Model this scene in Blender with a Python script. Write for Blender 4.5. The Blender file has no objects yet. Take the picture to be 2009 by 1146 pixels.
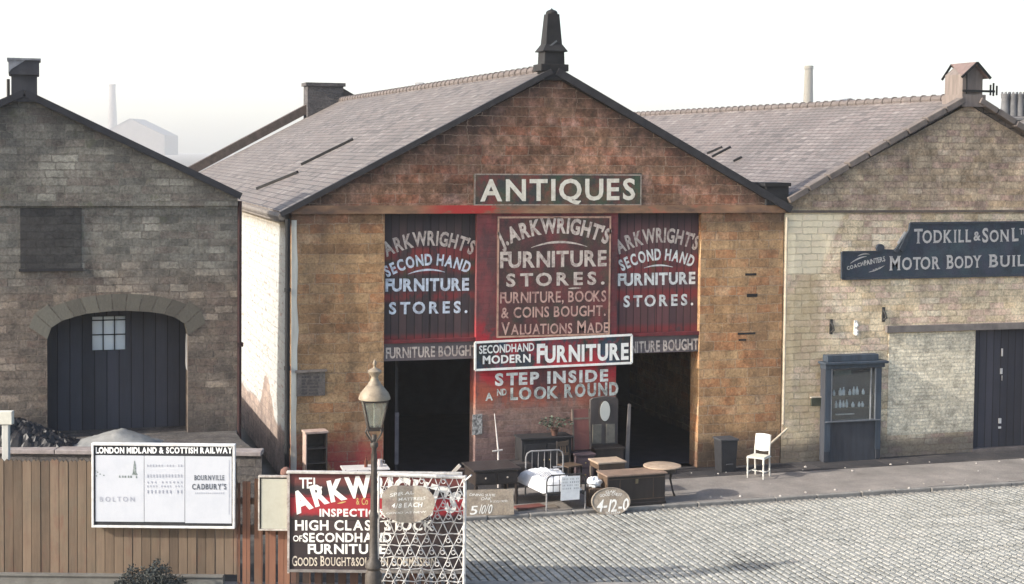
import bpy, bmesh, math, random
from mathutils import Vector, Matrix
random.seed(7)
R = math.radians
SC = bpy.context.scene
COL = SC.collection

# ------------------------------------------------------------------ camera
W, H = 2009.0, 1146.0
F_, YAW, PITCH, ROLL, SY = 3006.58, 0.304085, -0.0441835, 0.01002, -143.74
FW = Vector((math.sin(YAW)*math.cos(PITCH), math.cos(YAW)*math.cos(PITCH), math.sin(PITCH)))
_r = Vector((math.cos(YAW), -math.sin(YAW), 0)); _u = _r.cross(FW)
RT = math.cos(ROLL)*_r + math.sin(ROLL)*_u
UP = -math.sin(ROLL)*_r + math.cos(ROLL)*_u
EYE = Vector((0, 0, 7.0))
cd = bpy.data.cameras.new('camera'); cam = bpy.data.objects.new('camera', cd); COL.objects.link(cam)
cd.sensor_width = 36; cd.lens = F_/W*36; cd.shift_y = SY/W; cd.clip_end = 3000; cd.clip_start = .2
m = Matrix((RT, UP, -FW)).transposed().to_4x4(); m.translation = EYE
cam.matrix_world = m
SC.camera = cam

# ------------------------------------------------------------------ sky, sun, exposure
SUN_DIR = Vector((1.35, .11, -.66)).normalized()          # the way the light travels
w = bpy.data.worlds.new('World'); SC.world = w; w.use_nodes = True
nt = w.node_tree; bg = nt.nodes['Background']
sky = nt.nodes.new('ShaderNodeTexSky'); sky.sky_type = 'NISHITA'; sky.sun_disc = False
sky.sun_elevation = math.asin(-SUN_DIR.z)
sky.sun_rotation = math.atan2(-SUN_DIR.x, -SUN_DIR.y)
sky.air_density = 1.0; sky.dust_density = 2.6; sky.ozone_density = 1.0; sky.altitude = 50
nt.links.new(sky.outputs[0], bg.inputs[0]); bg.inputs[1].default_value = .12
sl = bpy.data.lights.new('sun', 'SUN'); sl.energy = 2.6; sl.angle = R(.6); sl.color = (1, .95, .87)
sun = bpy.data.objects.new('sun', sl); COL.objects.link(sun)
sun.rotation_euler = SUN_DIR.to_track_quat('-Z', 'Y').to_euler(); sun.location = (-30, -10, 40)
SC.view_settings.view_transform = 'Standard'; SC.view_settings.look = 'None'
SC.view_settings.exposure = 1.64; SC.view_settings.gamma = 1
SC.cycles.volume_bounces = 1

# ------------------------------------------------------------------ measuring: the photo's points on the place's own planes
D = 31.0                                                  # the street front of the warehouses
FH = Vector((math.sin(YAW), math.cos(YAW), 0)); AX = Vector((math.cos(YAW), -math.sin(YAW), 0))
def ray(x, y): return FW + RT*((x-W/2)/F_) - UP*((y-(H/2+SY))/F_)
def ya(x, y, Y=D): d = ray(x, y); p = EYE + d*(Y/d.y); return p.x, p.z
def za(x, y, z=0): d = ray(x, y); p = EYE + d*((z-7.0)/d.z); return p.x, p.y
def xa(x, y, X): d = ray(x, y); p = EYE + d*(X/d.x); return p.y, p.z
def fa(x, y, d): q = ray(x, y); p = EYE + q*(d/q.dot(FH)); return p.dot(AX), p.z
def at(x, y, d): q = ray(x, y); return EYE + q*(d/q.dot(FH))

# ------------------------------------------------------------------ node helpers
class G:
    def __init__(s, name):
        s.m = bpy.data.materials.new(name); s.m.use_nodes = True
        s.t = s.m.node_tree; s.b = s.t.nodes['Principled BSDF']
        s.b.inputs['Roughness'].default_value = .85
        s.b.inputs['Specular IOR Level'].default_value = .25
    def n(s, typ, props=None, ins=None, out=0):
        nd = s.t.nodes.new('ShaderNode'+typ)
        for k, v in (props or {}).items(): setattr(nd, k, v)
        for k, v in (ins or {}).items(): s.set(nd.inputs[k], v)
        return nd.outputs[out] if out is not None else nd
    def set(s, sock, v):
        if isinstance(v, bpy.types.NodeSocket): s.t.links.new(v, sock)
        elif isinstance(v, (tuple, list)):
            sock.default_value = tuple(v)+(1,) if (sock.type == 'RGBA' and len(v) == 3) else v
        else: sock.default_value = v
    def uv(s): return s.n('UVMap', {'uv_map': 'UVMap'})
    def pos(s): return s.n('NewGeometry')
    def sep(s, v): nd = s.n('SeparateXYZ', None, {0: v}, None); return nd.outputs
    def scale(s, v, sc): return s.n('VectorMath', {'operation': 'MULTIPLY'}, {0: v, 1: sc})
    def noise(s, v, sc, det=4, rough=.55, dist=0):
        return s.n('TexNoise', None, {'Vector': v, 'Scale': sc, 'Detail': det, 'Roughness': rough, 'Distortion': dist})
    def ramp(s, f, stops, interp='LINEAR'):
        nd = s.n('ValToRGB', None, {0: f}, None); cr = nd.color_ramp; cr.interpolation = interp
        while len(cr.elements) < len(stops): cr.elements.new(.5)
        for e, (p, c) in zip(cr.elements, stops):
            e.position = p; e.color = (c, c, c, 1) if not isinstance(c, (tuple, list)) else tuple(c)+(1,)
        return nd.outputs[0]
    def mix(s, f, a, b, mode='MIX'):
        nd = s.n('Mix', {'data_type': 'RGBA', 'blend_type': mode}, None, None)
        s.set(nd.inputs[0], f); s.set(nd.inputs[6], a); s.set(nd.inputs[7], b); return nd.outputs[2]
    def math(s, op, a, b=0.0, c=None, clamp=False):
        nd = s.n('Math', {'operation': op, 'use_clamp': clamp}, None, None)
        s.set(nd.inputs[0], a); s.set(nd.inputs[1], b)
        if c is not None: s.set(nd.inputs[2], c)
        return nd.outputs[0]
    def step(s, v, a, b): return s.n('MapRange', {'interpolation_type': 'SMOOTHSTEP'}, {0: v, 1: a, 2: b, 3: 0.0, 4: 1.0})
    def band(s, v, a, b, f):
        return s.math('MULTIPLY', s.step(v, a-f, a+f), s.step(v, b+f, b-f))
    def bump(s, h, strength=.5, dist=.02):
        s.set(s.b.inputs['Normal'], s.n('Bump', None, {'Strength': strength, 'Distance': dist, 'Height': h}))
    def col(s, c): s.set(s.b.inputs['Base Color'], c); return s
    def rough(s, r): s.set(s.b.inputs['Roughness'], r); return s

MATS = {}
def plain(name, c, c2=None, sc=6, rough=.8, metal=0, streak=False, bump=.2):
    """painted or bare surface with uneven, blotched colour"""
    if name in MATS: return MATS[name]
    g = G(name); c2 = c2 or tuple(x*.6 for x in c)
    p = g.n('TexCoord', out=3)
    v = g.scale(p, (1, 1, .12)) if streak else p
    f = g.ramp(g.noise(v, sc, 6, .65), [(.32, 0.0), (.68, 1.0)])
    fine = g.noise(p, sc*9, 3, .6)
    g.col(g.mix(.35, g.mix(f, c2, c), g.mix(fine, c2, c)))
    g.rough(rough); g.b.inputs['Metallic'].default_value = metal
    g.bump(g.math('ADD', f, fine), bump, .006)
    MATS[name] = g.m; return g.m

def masonry(name, stones, mortar, bw=.46, bh=.165, msz=.011, soot=.5, sootcol=(.035, .032, .032), mort_amt=.8, extra=None, bumpd=.03, rnd_scale=1.0, late=False, bk=.46):
    g = G(name); uv = g.uv(); p = g.pos()
    wob = g.n('TexNoise', None, {'Vector': p, 'Scale': 1.7, 'Detail': 3}, 1)
    wob2 = g.n('TexNoise', None, {'Vector': p, 'Scale': 14.0, 'Detail': 4, 'Roughness': .7}, 1)
    uvw = g.n('VectorMath', {'operation': 'MULTIPLY_ADD'}, {0: wob, 1: (.12, .06, 0), 2: uv})
    uvw = g.n('VectorMath', {'operation': 'MULTIPLY_ADD'}, {0: wob2, 1: (.075, .06, 0), 2: uvw})
    def br(w_, h_, off):
        return g.n('TexBrick', {'offset': off, 'offset_frequency': 2, 'squash': 1.35, 'squash_frequency': 3},
               {'Vector': uvw, 'Color1': (0, 0, 0), 'Color2': (1, 1, 1), 'Mortar': (.5, .5, .5), 'Scale': 1.0, 'Mortar Size': msz,
                'Mortar Smooth': .35, 'Bias': 0.0, 'Brick Width': w_, 'Row Height': h_}, None)
    b = br(bw, bh, .43)
    rnd = g.math('ADD', g.math('MULTIPLY', b.outputs[0], bk), g.math('MULTIPLY', g.noise(p, 1.5*rnd_scale, 6, .68), .62))
    n = len(stones)
    c = g.ramp(rnd, [(.12+.76*i/(n-1), s_) for i, s_ in enumerate(stones)])
    fine = g.noise(p, 19, 6, .75)
    c = g.mix(1.0, c, g.ramp(fine, [(.25, .35), (.5, .95), (.78, 1.5)]), 'MULTIPLY')
    c = g.mix(1.0, c, g.ramp(g.noise(p, 3.4, 6, .72), [(.3, .55), (.5, 1.0), (.7, 1.3)]), 'MULTIPLY')
    chips = g.ramp(g.noise(p, 7, 3, .7), [(.60, 0.0), (.74, 1.0)])
    c = g.mix(g.math('MULTIPLY', chips, .35), c, tuple(min(1, x*1.5) for x in stones[-1]))
    mo = g.math('MULTIPLY', b.outputs[1], g.ramp(g.noise(p, 2.3, 4, .7), [(.38, .12), (.66, mort_amt)]))
    if not late: c = g.mix(mo, c, mortar)
    pv = g.scale(p, (1, 1, .16))
    st = g.math('MULTIPLY', g.ramp(g.noise(pv, 1.15, 6, .62), [(.42, 0.0), (.72, 1.0)]), soot)
    c = g.mix(st, c, sootcol)
    if extra: c = extra(g, p, c)
    if late: c = g.mix(mo, c, g.mix(.35, mortar, c))
    g.col(c); g.rough(.92)
    h = g.math('ADD', g.math('MULTIPLY', g.math('SUBTRACT', 1.0, b.outputs[1]), 1.0), g.math('MULTIPLY', fine, .55))
    h = g.math('ADD', h, g.math('MULTIPLY', b.outputs[0], .35))
    h = g.math('ADD', h, g.noise(p, 6, 5, .7))
    g.bump(h, .9, bumpd)
    return g.m

def slate(name, cols, bw=.30, bh=.17, patch=(.12, .1, .09)):
    g = G(name); uv = g.uv(); p = g.pos()
    b = g.n('TexBrick', {'offset': .5, 'squash': 1.0}, {'Vector': uv, 'Color1': (0, 0, 0), 'Color2': (1, 1, 1), 'Mortar': (0, 0, 0), 'Scale': 1.0,
            'Mortar Size': .011, 'Mortar Smooth': .2, 'Brick Width': bw, 'Row Height': bh}, None)
    rnd = g.math('ADD', g.math('MULTIPLY', b.outputs[0], .55), g.math('MULTIPLY', g.noise(p, .9, 5, .65), .5))
    n = len(cols); c = g.ramp(rnd, [(.15+.7*i/(n-1), s_) for i, s_ in enumerate(cols)])
    c = g.mix(g.ramp(g.noise(p, 14, 5, .7), [(.3, 0.0), (.8, .5)]), c, patch)
    c = g.mix(g.math('MULTIPLY', g.ramp(b.outputs[0], [(.90, 0.0), (.93, 1.0)]), .22), c, (.30, .27, .25)); c = g.mix(g.math('MULTIPLY', g.ramp(b.outputs[0], [(.06, 1.0), (.09, 0.0)]), .35), c, (.05, .045, .045))
    c = g.mix(g.ramp(g.noise(p, .45, 6, .7), [(.46, 0.0), (.66, .5)]), c, (.085, .075, .068))
    c = g.mix(g.math('MULTIPLY', b.outputs[1], .75), c, (.03, .027, .03))
    g.col(c); g.rough(.75)
    vv = g.sep(uv)[1]
    saw = g.math('FRACT', g.math('DIVIDE', vv, bh))
    h = g.math('SUBTRACT', g.math('MULTIPLY', g.math('SUBTRACT', 1.0, saw), 1.0), b.outputs[1])
    h = g.math('ADD', h, g.math('MULTIPLY', b.outputs[0], .35))
    g.bump(h, .55, .03)
    return g.m

def planks(name, cols, pw=.14, gap=.012, soot=.4, extra=None, red=None, rough=.85, vertical=True, sootcol=(.03, .025, .022)):
    g = G(name); uv = g.uv(); p = g.pos()
    u, v, _ = g.sep(uv)
    if not vertical: u, v = v, u
    k = g.math('DIVIDE', u, pw); fl = g.math('FLOOR', k); fr = g.math('FRACT', k)
    rnd = g.n('TexWhiteNoise', {'noise_dimensions': '1D'}, {'W': fl})
    gapm = g.math('SUBTRACT', 1.0, g.band(fr, gap/pw, 1-gap/pw, gap/pw*.7))
    grain = g.noise(g.n('CombineXYZ', None, {0: u, 1: g.math('MULTIPLY', v, .06), 2: rnd}), 30, 5, .7)
    big = g.noise(p, 1.4, 5, .6)
    f = g.math('ADD', g.math('ADD', g.math('MULTIPLY', rnd, .4), g.math('MULTIPLY', grain, .35)), g.math('MULTIPLY', big, .3))
    n = len(cols); c = g.ramp(f, [(.22+.6*i/(n-1), s_) for i, s_ in enumerate(cols)])
    if extra: c = extra(g, p, c)
    st = g.math('MULTIPLY', g.ramp(g.noise(g.scale(p, (1, 1, .15)), 2.2, 6, .65), [(.45, 0.0), (.75, 1.0)]), soot)
    c = g.mix(st, c, sootcol)
    c = g.mix(g.math('MULTIPLY', gapm, .85), c, (.012, .01, .01))
    g.col(c); g.rough(rough)
    g.bump(g.math('SUBTRACT', g.math('MULTIPLY', grain, .3), gapm), .6, .015)
    return g.m

def letters(name, c, dirt=(.12, .09, .08), wear=.5, sc=9, rough=.6):
    """flat sign writer's paint, worn away in patches"""
    if name in MATS: return MATS[name]
    g = G(name); p = g.pos()
    f = g.math('MULTIPLY', g.ramp(g.noise(p, sc, 6, .7), [(.46, 0.0), (.64, 1.0)]), wear)
    f2 = g.math('MULTIPLY', g.ramp(g.noise(g.scale(p, (1, 1, .2)), 16, 4, .7), [(.45, 0.0), (.8, 1.0)]), wear*.7)
    g.col(g.mix(f2, g.mix(f, c, dirt), dirt)); g.rough(rough); MATS[name] = g.m
    return g.m

def glass(name, tint=(.03, .035, .04), rough=.08):
    g = G(name); g.col(tint); g.rough(rough); g.b.inputs['Specular IOR Level'].default_value = .6
    return g.m

# ------------------------------------------------------------------ mesh helpers
ROOTM = {}
class MB:
    """collects shapes and links them as ONE mesh object"""
    def __init__(s): s.v = []; s.f = []; s.M = Matrix(); s.rnd = []; s.uvf = {}
    def add(s, vs, fs, rnd=None):
        o = len(s.v); s.v += [s.M @ Vector(q) for q in vs]
        for f in fs: s.f.append([o+i for i in f]); s.rnd.append(rnd)
        return s
    def box(s, x0, x1, y0, y1, z0, z1, rnd=None):
        x0, x1 = min(x0, x1), max(x0, x1); y0, y1 = min(y0, y1), max(y0, y1); z0, z1 = min(z0, z1), max(z0, z1)
        return s.add([(x0,y0,z0),(x1,y0,z0),(x1,y1,z0),(x0,y1,z0),(x0,y0,z1),(x1,y0,z1),(x1,y1,z1),(x0,y1,z1)],
              [(0,3,2,1),(4,5,6,7),(0,1,5,4),(1,2,6,5),(2,3,7,6),(3,0,4,7)], rnd)
    def frustum(s, cx, cy, z0, z1, a0, b0, a1, b1):
        return s.add([(cx-a0,cy-b0,z0),(cx+a0,cy-b0,z0),(cx+a0,cy+b0,z0),(cx-a0,cy+b0,z0),(cx-a1,cy-b1,z1),(cx+a1,cy-b1,z1),(cx+a1,cy+b1,z1),(cx-a1,cy+b1,z1)],
              [(0,3,2,1),(4,5,6,7),(0,1,5,4),(1,2,6,5),(2,3,7,6),(3,0,4,7)])
    def prism(s, pts, y0, y1, rnd=None):
        """outline in x,z (counter-clockwise seen from -Y) given thickness along y"""
        n = len(pts)
        vs = [(x, y0, z) for x, z in pts]+[(x, y1, z) for x, z in pts]
        return s.add(vs, [list(range(n)), list(range(2*n-1, n-1, -1))]+[(i, n+i, n+(i+1) % n, (i+1) % n) for i in range(n)], rnd)
    def slab(s, pts, t):
        """flat polygon of 3D points thickened along minus its normal"""
        P = [Vector(p) for p in pts]; nrm = (P[1]-P[0]).cross(P[2]-P[0]).normalized(); n = len(P)
        return s.add(P+[p-nrm*t for p in P], [list(range(n)), list(range(2*n-1, n-1, -1))]+[((i+1) % n, i, n+i, n+(i+1) % n) for i in range(n)])
    def bar(s, p, q, wd, ht, up=(0, 0, 1)):
        p, q = Vector(p), Vector(q); d = (q-p).normalized(); u = Vector(up)
        if abs(d.dot(u)) > .98: u = Vector((0, 1, 0))
        a = d.cross(u).normalized()*wd/2; b = a.cross(d).normalized()*ht/2
        vs = [p-a-b, p+a-b, p+a+b, p-a+b, q-a-b, q+a-b, q+a+b, q-a+b]
        return s.add(vs, [(0,1,2,3),(7,6,5,4),(4,5,1,0),(5,6,2,1),(6,7,3,2),(7,4,0,3)])
    def tube(s, pts, r, n=8, closed=False):
        P = [Vector(p) for p in pts]; rs = r if isinstance(r, (list, tuple)) else [r]*len(P)
        vs = []; fs = []; N = len(P); last = None
        for i, p in enumerate(P):
            d = ((P[(i+1) % N]-P[i-1]) if closed else (P[min(i+1, N-1)]-P[max(i-1, 0)])).normalized()
            a = last if last is not None else (Vector((0, 0, 1)) if abs(d.z) < .9 else Vector((1, 0, 0)))
            a = (a-d*a.dot(d)).normalized(); last = a; b = d.cross(a)
            vs += [p+(a*math.cos(2*math.pi*k/n)+b*math.sin(2*math.pi*k/n))*rs[i] for k in range(n)]
        for i in range(N if closed else N-1):
            j = (i+1) % N
            fs += [(i*n+k, i*n+(k+1) % n, j*n+(k+1) % n, j*n+k) for k in range(n)]
        if not closed: fs += [list(range(n-1, -1, -1)), list(range((N-1)*n, N*n))]
        return s.add(vs, fs)
    def lathe(s, prof, c=(0, 0, 0), n=24, sx=1, sy=1, rot=0):
        vs = []; fs = []
        for r_, z in prof:
            vs += [(c[0]+sx*r_*math.cos(2*math.pi*k/n+rot), c[1]+sy*r_*math.sin(2*math.pi*k/n+rot), c[2]+z) for k in range(n)]
        for i in range(len(prof)-1): fs += [(i*n+k, i*n+(k+1) % n, (i+1)*n+(k+1) % n, (i+1)*n+k) for k in range(n)]
        fs += [list(range(n-1, -1, -1)), list(range((len(prof)-1)*n, len(prof)*n))]
        return s.add(vs, fs)
    def ellipse(s, cx, cz, rx, rz, y0, y1, n=36): return s.prism([(cx+rx*math.cos(2*math.pi*k/n), cz+rz*math.sin(2*math.pi*k/n)) for k in range(n)], y0, y1)
    def build(s, name, mat, parent=None, local=False, smooth=False, bevel=0):
        me = bpy.data.meshes.new(name); V = s.v
        inv = Matrix()
        if parent is not None and not local: inv = ROOTM.get(parent.name, Matrix()).inverted()
        me.from_pydata([inv @ q for q in V], [], s.f)
        me.materials.append(mat)
        uvl = me.uv_layers.new(name='UVMap'); data = []
        for f in s.f:
            P = [V[i] for i in f]; n = Vector((0, 0, 0))
            for i in range(len(P)):
                a, b = P[i], P[(i+1) % len(P)]
                n += Vector(((a.y-b.y)*(a.z+b.z), (a.z-b.z)*(a.x+b.x), (a.x-b.x)*(a.y+b.y)))
            n = n.normalized() if n.length > 1e-12 else Vector((0, 0, 1))
            if abs(n.z) > .985: U, T = Vector((1, 0, 0)), Vector((0, 1, 0))
            else: U = Vector((0, 0, 1)).cross(n).normalized(); T = n.cross(U)
            for q in P: data += [q.dot(U), q.dot(T)]
        uvl.data.foreach_set('uv', data)
        if any(r_ is not None for r_ in s.rnd):
            at_ = me.attributes.new('rnd', 'FLOAT', 'FACE'); at_.data.foreach_set('value', [r_ or 0.0 for r_ in s.rnd])
        if smooth:
            me.polygons.foreach_set('use_smooth', [True]*len(me.polygons))
            me.set_sharp_from_angle(angle=R(40))
        o = bpy.data.objects.new(name, me); COL.objects.link(o)
        if parent is not None:
            o.parent = parent
            ROOTM[o.name] = ROOTM.get(parent.name, Matrix())
        if bevel:
            bm_ = o.modifiers.new('bevel', 'BEVEL'); bm_.width = bevel; bm_.segments = 2; bm_.limit_method = 'ANGLE'
        return o

def tag(o, label=None, cat=None, group=None, kind=None):
    if label: o['label'] = label
    if cat: o['category'] = cat
    if group: o['group'] = group
    if kind: o['kind'] = kind
    return o
def thing(name, label, cat, loc=(0, 0, 0), rz=0, group=None, tilt=None):
    """an Empty at the thing's base that parents its parts"""
    o = bpy.data.objects.new(name, None); COL.objects.link(o)
    o.empty_display_size = .2
    mw = Matrix.Translation(Vector(loc)) @ Matrix.Rotation(rz, 4, 'Z')
    if tilt: mw = mw @ Matrix.Rotation(tilt, 4, 'X')
    o.matrix_world = mw; ROOTM[o.name] = mw
    return tag(o, label, cat, group)
def structure(o): o['kind'] = 'structure'; return o

# ---- lettering: single letters laid out flat in a sign's own plane
_gl = {}
def glyph(ch, bold, serif):
    key = (ch, bold, serif)
    if key in _gl: return _gl[key]
    cu = bpy.data.curves.new('letter', 'FONT'); cu.body = ch; cu.offset = bold; cu.resolution_u = 3; cu.fill_mode = 'FRONT'
    ob = bpy.data.objects.new('letter', cu); COL.objects.link(ob)
    dg = bpy.context.evaluated_depsgraph_get(); dg.update()
    me = bpy.data.meshes.new_from_object(ob.evaluated_get(dg))
    b = bmesh.new(); b.from_mesh(me)
    bpy.data.objects.remove(ob); bpy.data.curves.remove(cu); bpy.data.meshes.remove(me)
    bmesh.ops.remove_doubles(b, verts=b.verts, dist=1e-5)
    cap = .73
    for v in b.verts: v.co = Vector(((v.co.x)/cap, (v.co.y+bold*.0)/cap, 0))
    if serif:
        y0 = min(v.co.y for v in b.verts); y1 = max(v.co.y for v in b.verts)
        for yy in (y0+.10*(y1-y0), y1-.10*(y1-y0)):
            bmesh.ops.bisect_plane(b, geom=b.verts[:]+b.edges[:]+b.faces[:], plane_co=(0, yy, 0), plane_no=(0, 1, 0))
        mv = {}
        for e in b.edges:
            if not e.is_boundary: continue
            p, q = e.verts
            for yy in (y0, y1):
                if abs(p.co.y-yy) < .012 and abs(q.co.y-yy) < .012 and .05 < abs(p.co.x-q.co.x) < .42:
                    lo, hi = (p, q) if p.co.x < q.co.x else (q, p)
                    mv[lo] = mv.get(lo, 0)-.085; mv[hi] = mv.get(hi, 0)+.085
        for v, d in mv.items(): v.co.x += d
    x0 = min(v.co.x for v in b.verts); x1 = max(v.co.x for v in b.verts)
    b.verts.index_update()
    r = ([(v.co.x-x0, v.co.y) for v in b.verts], [[v.index for v in f.verts] for f in b.faces], x1-x0)
    b.free(); _gl[key] = r; return r

KERN = {'KW', 'RW', 'AT', 'TA', 'AY', 'AV', 'LT', 'RT', 'WA', 'LU', 'AN', 'LA', "T'", 'PA', 'FU', 'LO', 'OK', 'TO', 'RY', 'DY', 'LY', 'KI', 'TT', 'HT', 'WR', 'TE'} - {'HT', 'AN', 'KI', 'LA'}
def write(mb, text, p0, p1, frame, bold=.018, serif=False, gap=.11, arch=0.0, slope=0.0, small=None, jit=0.0, d=.004, italic=0.0):
    """text between the plane points p0 (left, baseline) and p1 (right, cap height); small = size of all but the first letter of each word"""
    items = []; x = 0; first = True
    for ch in text:
        if ch == ' ': x += .42; first = True; continue
        if items and not first and (items[-1][4]+ch) in KERN: x -= .13
        vs, fs, wd = glyph(ch, round(bold+.012, 4), serif)
        k = 1.0 if (first or not small) else small
        items.append((vs, fs, x, k, ch)); x += wd*k+gap; first = False
    tot = x-gap; (u0, v0), (u1, v1) = p0, p1
    su = (u1-u0)/tot; sv = v1-v0
    for vs, fs, xo, k, ch in items:
        wd = max(a for a, _ in vs)*k; cx = xo+wd/2; t = (cx/tot)*2-1
        dy = arch*(1-t*t)+slope*(t+1)/2; ang = math.atan2(-2*arch*t*2/(u1-u0)+slope/(u1-u0), 1)
        if jit: dy += random.uniform(-jit, jit)*sv; ang += random.uniform(-jit, jit)
        ca, sa = math.cos(ang), math.sin(ang)
        kk = k if ch not in "'" else k
        yo = (1-k)*1.0 if ch == "'" else 0
        out = []
        for a, b in vs:
            px = (a*kk-wd/2)*su+italic*b*sv; py = (b*kk+yo)*sv
            out.append(frame(u0+cx*su+px*ca-py*sa, v0+dy+px*sa+py*ca, d))
        mb.add(out, fs)
def swash(mb, p0, p1, frame, arch, th, d=.004, n=10):
    """a thin painted flourish, thick in the middle"""
    (u0, v0), (u1, v1) = p0, p1; up = []; dn = []
    for i in range(n+1):
        t = i/n; h = th*(.25+math.sin(math.pi*t)); y = v0+(v1-v0)*t+arch*4*t*(1-t)
        up.append((u0+(u1-u0)*t, y+h/2)); dn.append((u0+(u1-u0)*t, y-h/2))
    for i in range(n): mb.add([frame(*q, d) for q in (dn[i], dn[i+1], up[i+1], up[i])], [(0, 1, 2, 3)])
def border(mb, u0, u1, v0, v1, th, frame, d=.004):
    for a0, a1, b0, b1 in ((u0, u1, v0, v0+th), (u0, u1, v1-th, v1), (u0, u0+th, v0+th, v1-th), (u1-th, u1, v0+th, v1-th)):
        mb.add([frame(a0, b0, d), frame(a1, b0, d), frame(a1, b1, d), frame(a0, b1, d)], [(0, 1, 2, 3)])
def wall_frame(Y): return lambda u, v, d: (u, Y-d, v)

# ------------------------------------------------------------------ ground, road, pavements, loading bank
def m_ground():
    g = G('dirt_ground'); p = g.pos()
    g.col(g.ramp(g.noise(p, .8, 8, .65), [(.3, (.10, .088, .075)), (.7, (.2, .185, .165))])); g.bump(g.noise(p, 12, 6, .7), .5, .03); return g.m
def m_setts():
    g = G('stone_setts'); p = g.pos(); a = g.n('Attribute', {'attribute_name': 'rnd', 'attribute_type': 'GEOMETRY'}, None, 2)
    f = g.math('ADD', g.math('MULTIPLY', a, .34), g.math('MULTIPLY', g.noise(p, .7, 6, .65), .66))
    c = g.ramp(f, [(.03, (.022, .021, .019)), (.15, (.16, .16, .145)), (.4, (.265, .265, .242)), (.65, (.325, .32, .292)), (.9, (.29, .265, .235))])
    c = g.mix(g.ramp(g.noise(p, 60, 4, .7), [(.4, 0.0), (.8, .5)]), c, (.10, .095, .09))
    c = g.mix(g.ramp(g.noise(p, .35, 4, .6), [(.55, 0.0), (.75, .4)]), c, (.15, .14, .125))
    x, y, z = g.sep(p); w_ = g.noise(g.scale(p, (.12, 1.5, 1)), 1.6, 5, .6); c = g.mix(g.ramp(w_, [(.5, 0.0), (.68, .4)]), c, (.12, .115, .10))
    c = g.mix(g.math('MULTIPLY', g.step(g.math('ADD', y, g.math('MULTIPLY', g.noise(p, 2.5, 4, .7), .5)), 27.75, 28.05), .6), c, (.10, .09, .08))
    g.col(c); g.rough(.8); g.bump(g.noise(p, 45, 4, .6), .35, .01); return g.m
def m_pave():
    g = G('worn_pavement'); p = g.pos(); x, y, z = g.sep(p)
    n = g.noise(p, 1.2, 7, .68)
    c = g.ramp(n, [(.3, (.15, .134, .12)), (.55, (.235, .21, .188)), (.75, (.32, .28, .245))])
    c = g.mix(g.ramp(g.noise(p, 30, 4, .7), [(.45, 0.0), (.75, .6)]), c, (.06, .055, .05))
    c = g.mix(g.ramp(g.noise(p, 18, 2, .5), [(.70, 0.0), (.76, .7)]), c, (.36, .34, .3))
    g.col(c); g.rough(.9); g.bump(g.noise(p, 22, 6, .7), .5, .02); return g.m
def m_flags():
    g = G('sooty_flagstones'); p = g.pos(); uv = g.uv()
    b = g.n('TexBrick', {'offset': .5}, {'Vector': uv, 'Color1': (0, 0, 0), 'Color2': (1, 1, 1), 'Mortar': (0, 0, 0), 'Scale': 1.0, 'Mortar Size': .012, 'Brick Width': .8, 'Row Height': .48}, None)
    c = g.ramp(g.math('ADD', g.math('MULTIPLY', b.outputs[0], .3), g.noise(p, 2, 6, .65)), [(.3, (.022, .021, .024)), (.6, (.04, .037, .038)), (.95, (.075, .065, .06))])
    c = g.mix(g.ramp(g.noise(p, 20, 2, .5), [(.69, 0.0), (.75, .7)]), c, (.25, .24, .22))
    c = g.mix(b.outputs[1], c, (.02, .018, .018)); g.col(c); g.rough(.88); g.bump(g.noise(p, 16, 6, .7), .4, .02); return g.m

mb = MB(); mb.add([(-1800, -60, -.3), (1800, -60, -.3), (1800, 2100, -.3), (-1800, 2100, -.3)], [(0, 1, 2, 3)])
structure(mb.build('ground', m_ground()))
SETT = m_setts(); PAVE = m_pave(); FLAGS = m_flags()
KERB_Y = 28.0
# road: every sett a small rounded block, courses laid across the street
mb = MB(); mb.box(-30, 60, 14, KERB_Y-.12, -.29, -.098, -1.0)
x = 5.2
def kerb2(x): return (24.72-FH.x*x)/FH.y          # near pavement edge, parallel to the fence
while x < 27:
    wd = random.uniform(.128, .148); y = max(kerb2(x)-.1, 14) + random.uniform(0, .15)
    while y < KERB_Y-.16:
        ln = random.uniform(.15, .25); ln = min(ln, KERB_Y-.15-y)
        if ln > .06:
            z = -.06+random.uniform(-.004, .004)+.025*math.sin((y-23)/5*math.pi); g_ = .014; i_ = .020; gy = .006; jy = .011
            x0, x1, y0, y1 = x+g_, x+wd-g_, y+gy, y+ln-gy; j = lambda: random.uniform(-.003, .003)
            zt = [z+random.uniform(-.0025, .0025) for _ in range(4)]
            mb.add([(x0+j(), y0+j(), z-.05), (x1+j(), y0+j(), z-.05), (x1+j(), y1+j(), z-.05), (x0+j(), y1+j(), z-.05),
                    (x0+.004, y0+.004, z-.014), (x1-.004, y0+.004, z-.014), (x1-.004, y1-.004, z-.014), (x0+.004, y1-.004, z-.014),
                    (x0+i_, y0+jy, zt[0]), (x1-i_, y0+jy, zt[1]), (x1-i_, y1-jy, zt[2]), (x0+i_, y1-jy, zt[3])],
                   [(8, 9, 10, 11), (4, 5, 9, 8), (5, 6, 10, 9), (6, 7, 11, 10), (7, 4, 8, 11)], random.random())
            n0 = len(mb.v)-12; mb.f += [[n0+i for i in q] for q in ((0, 1, 5, 4), (1, 2, 6, 5), (2, 3, 7, 6), (3, 0, 4, 7))]; mb.rnd += [-.6]*4
        y += ln
    x += wd
structure(mb.build('road', SETT))
mb = MB(); mb.box(-30, 60, KERB_Y, 30.08, -.29, .0); structure(mb.build('pavement', PAVE))
mb = MB(); mb.box(-30, 60, 30.08, 31.2, -.29, .006); structure(mb.build('flagstone_pavement', FLAGS))
mb = MB(); x = -10.0
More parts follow.
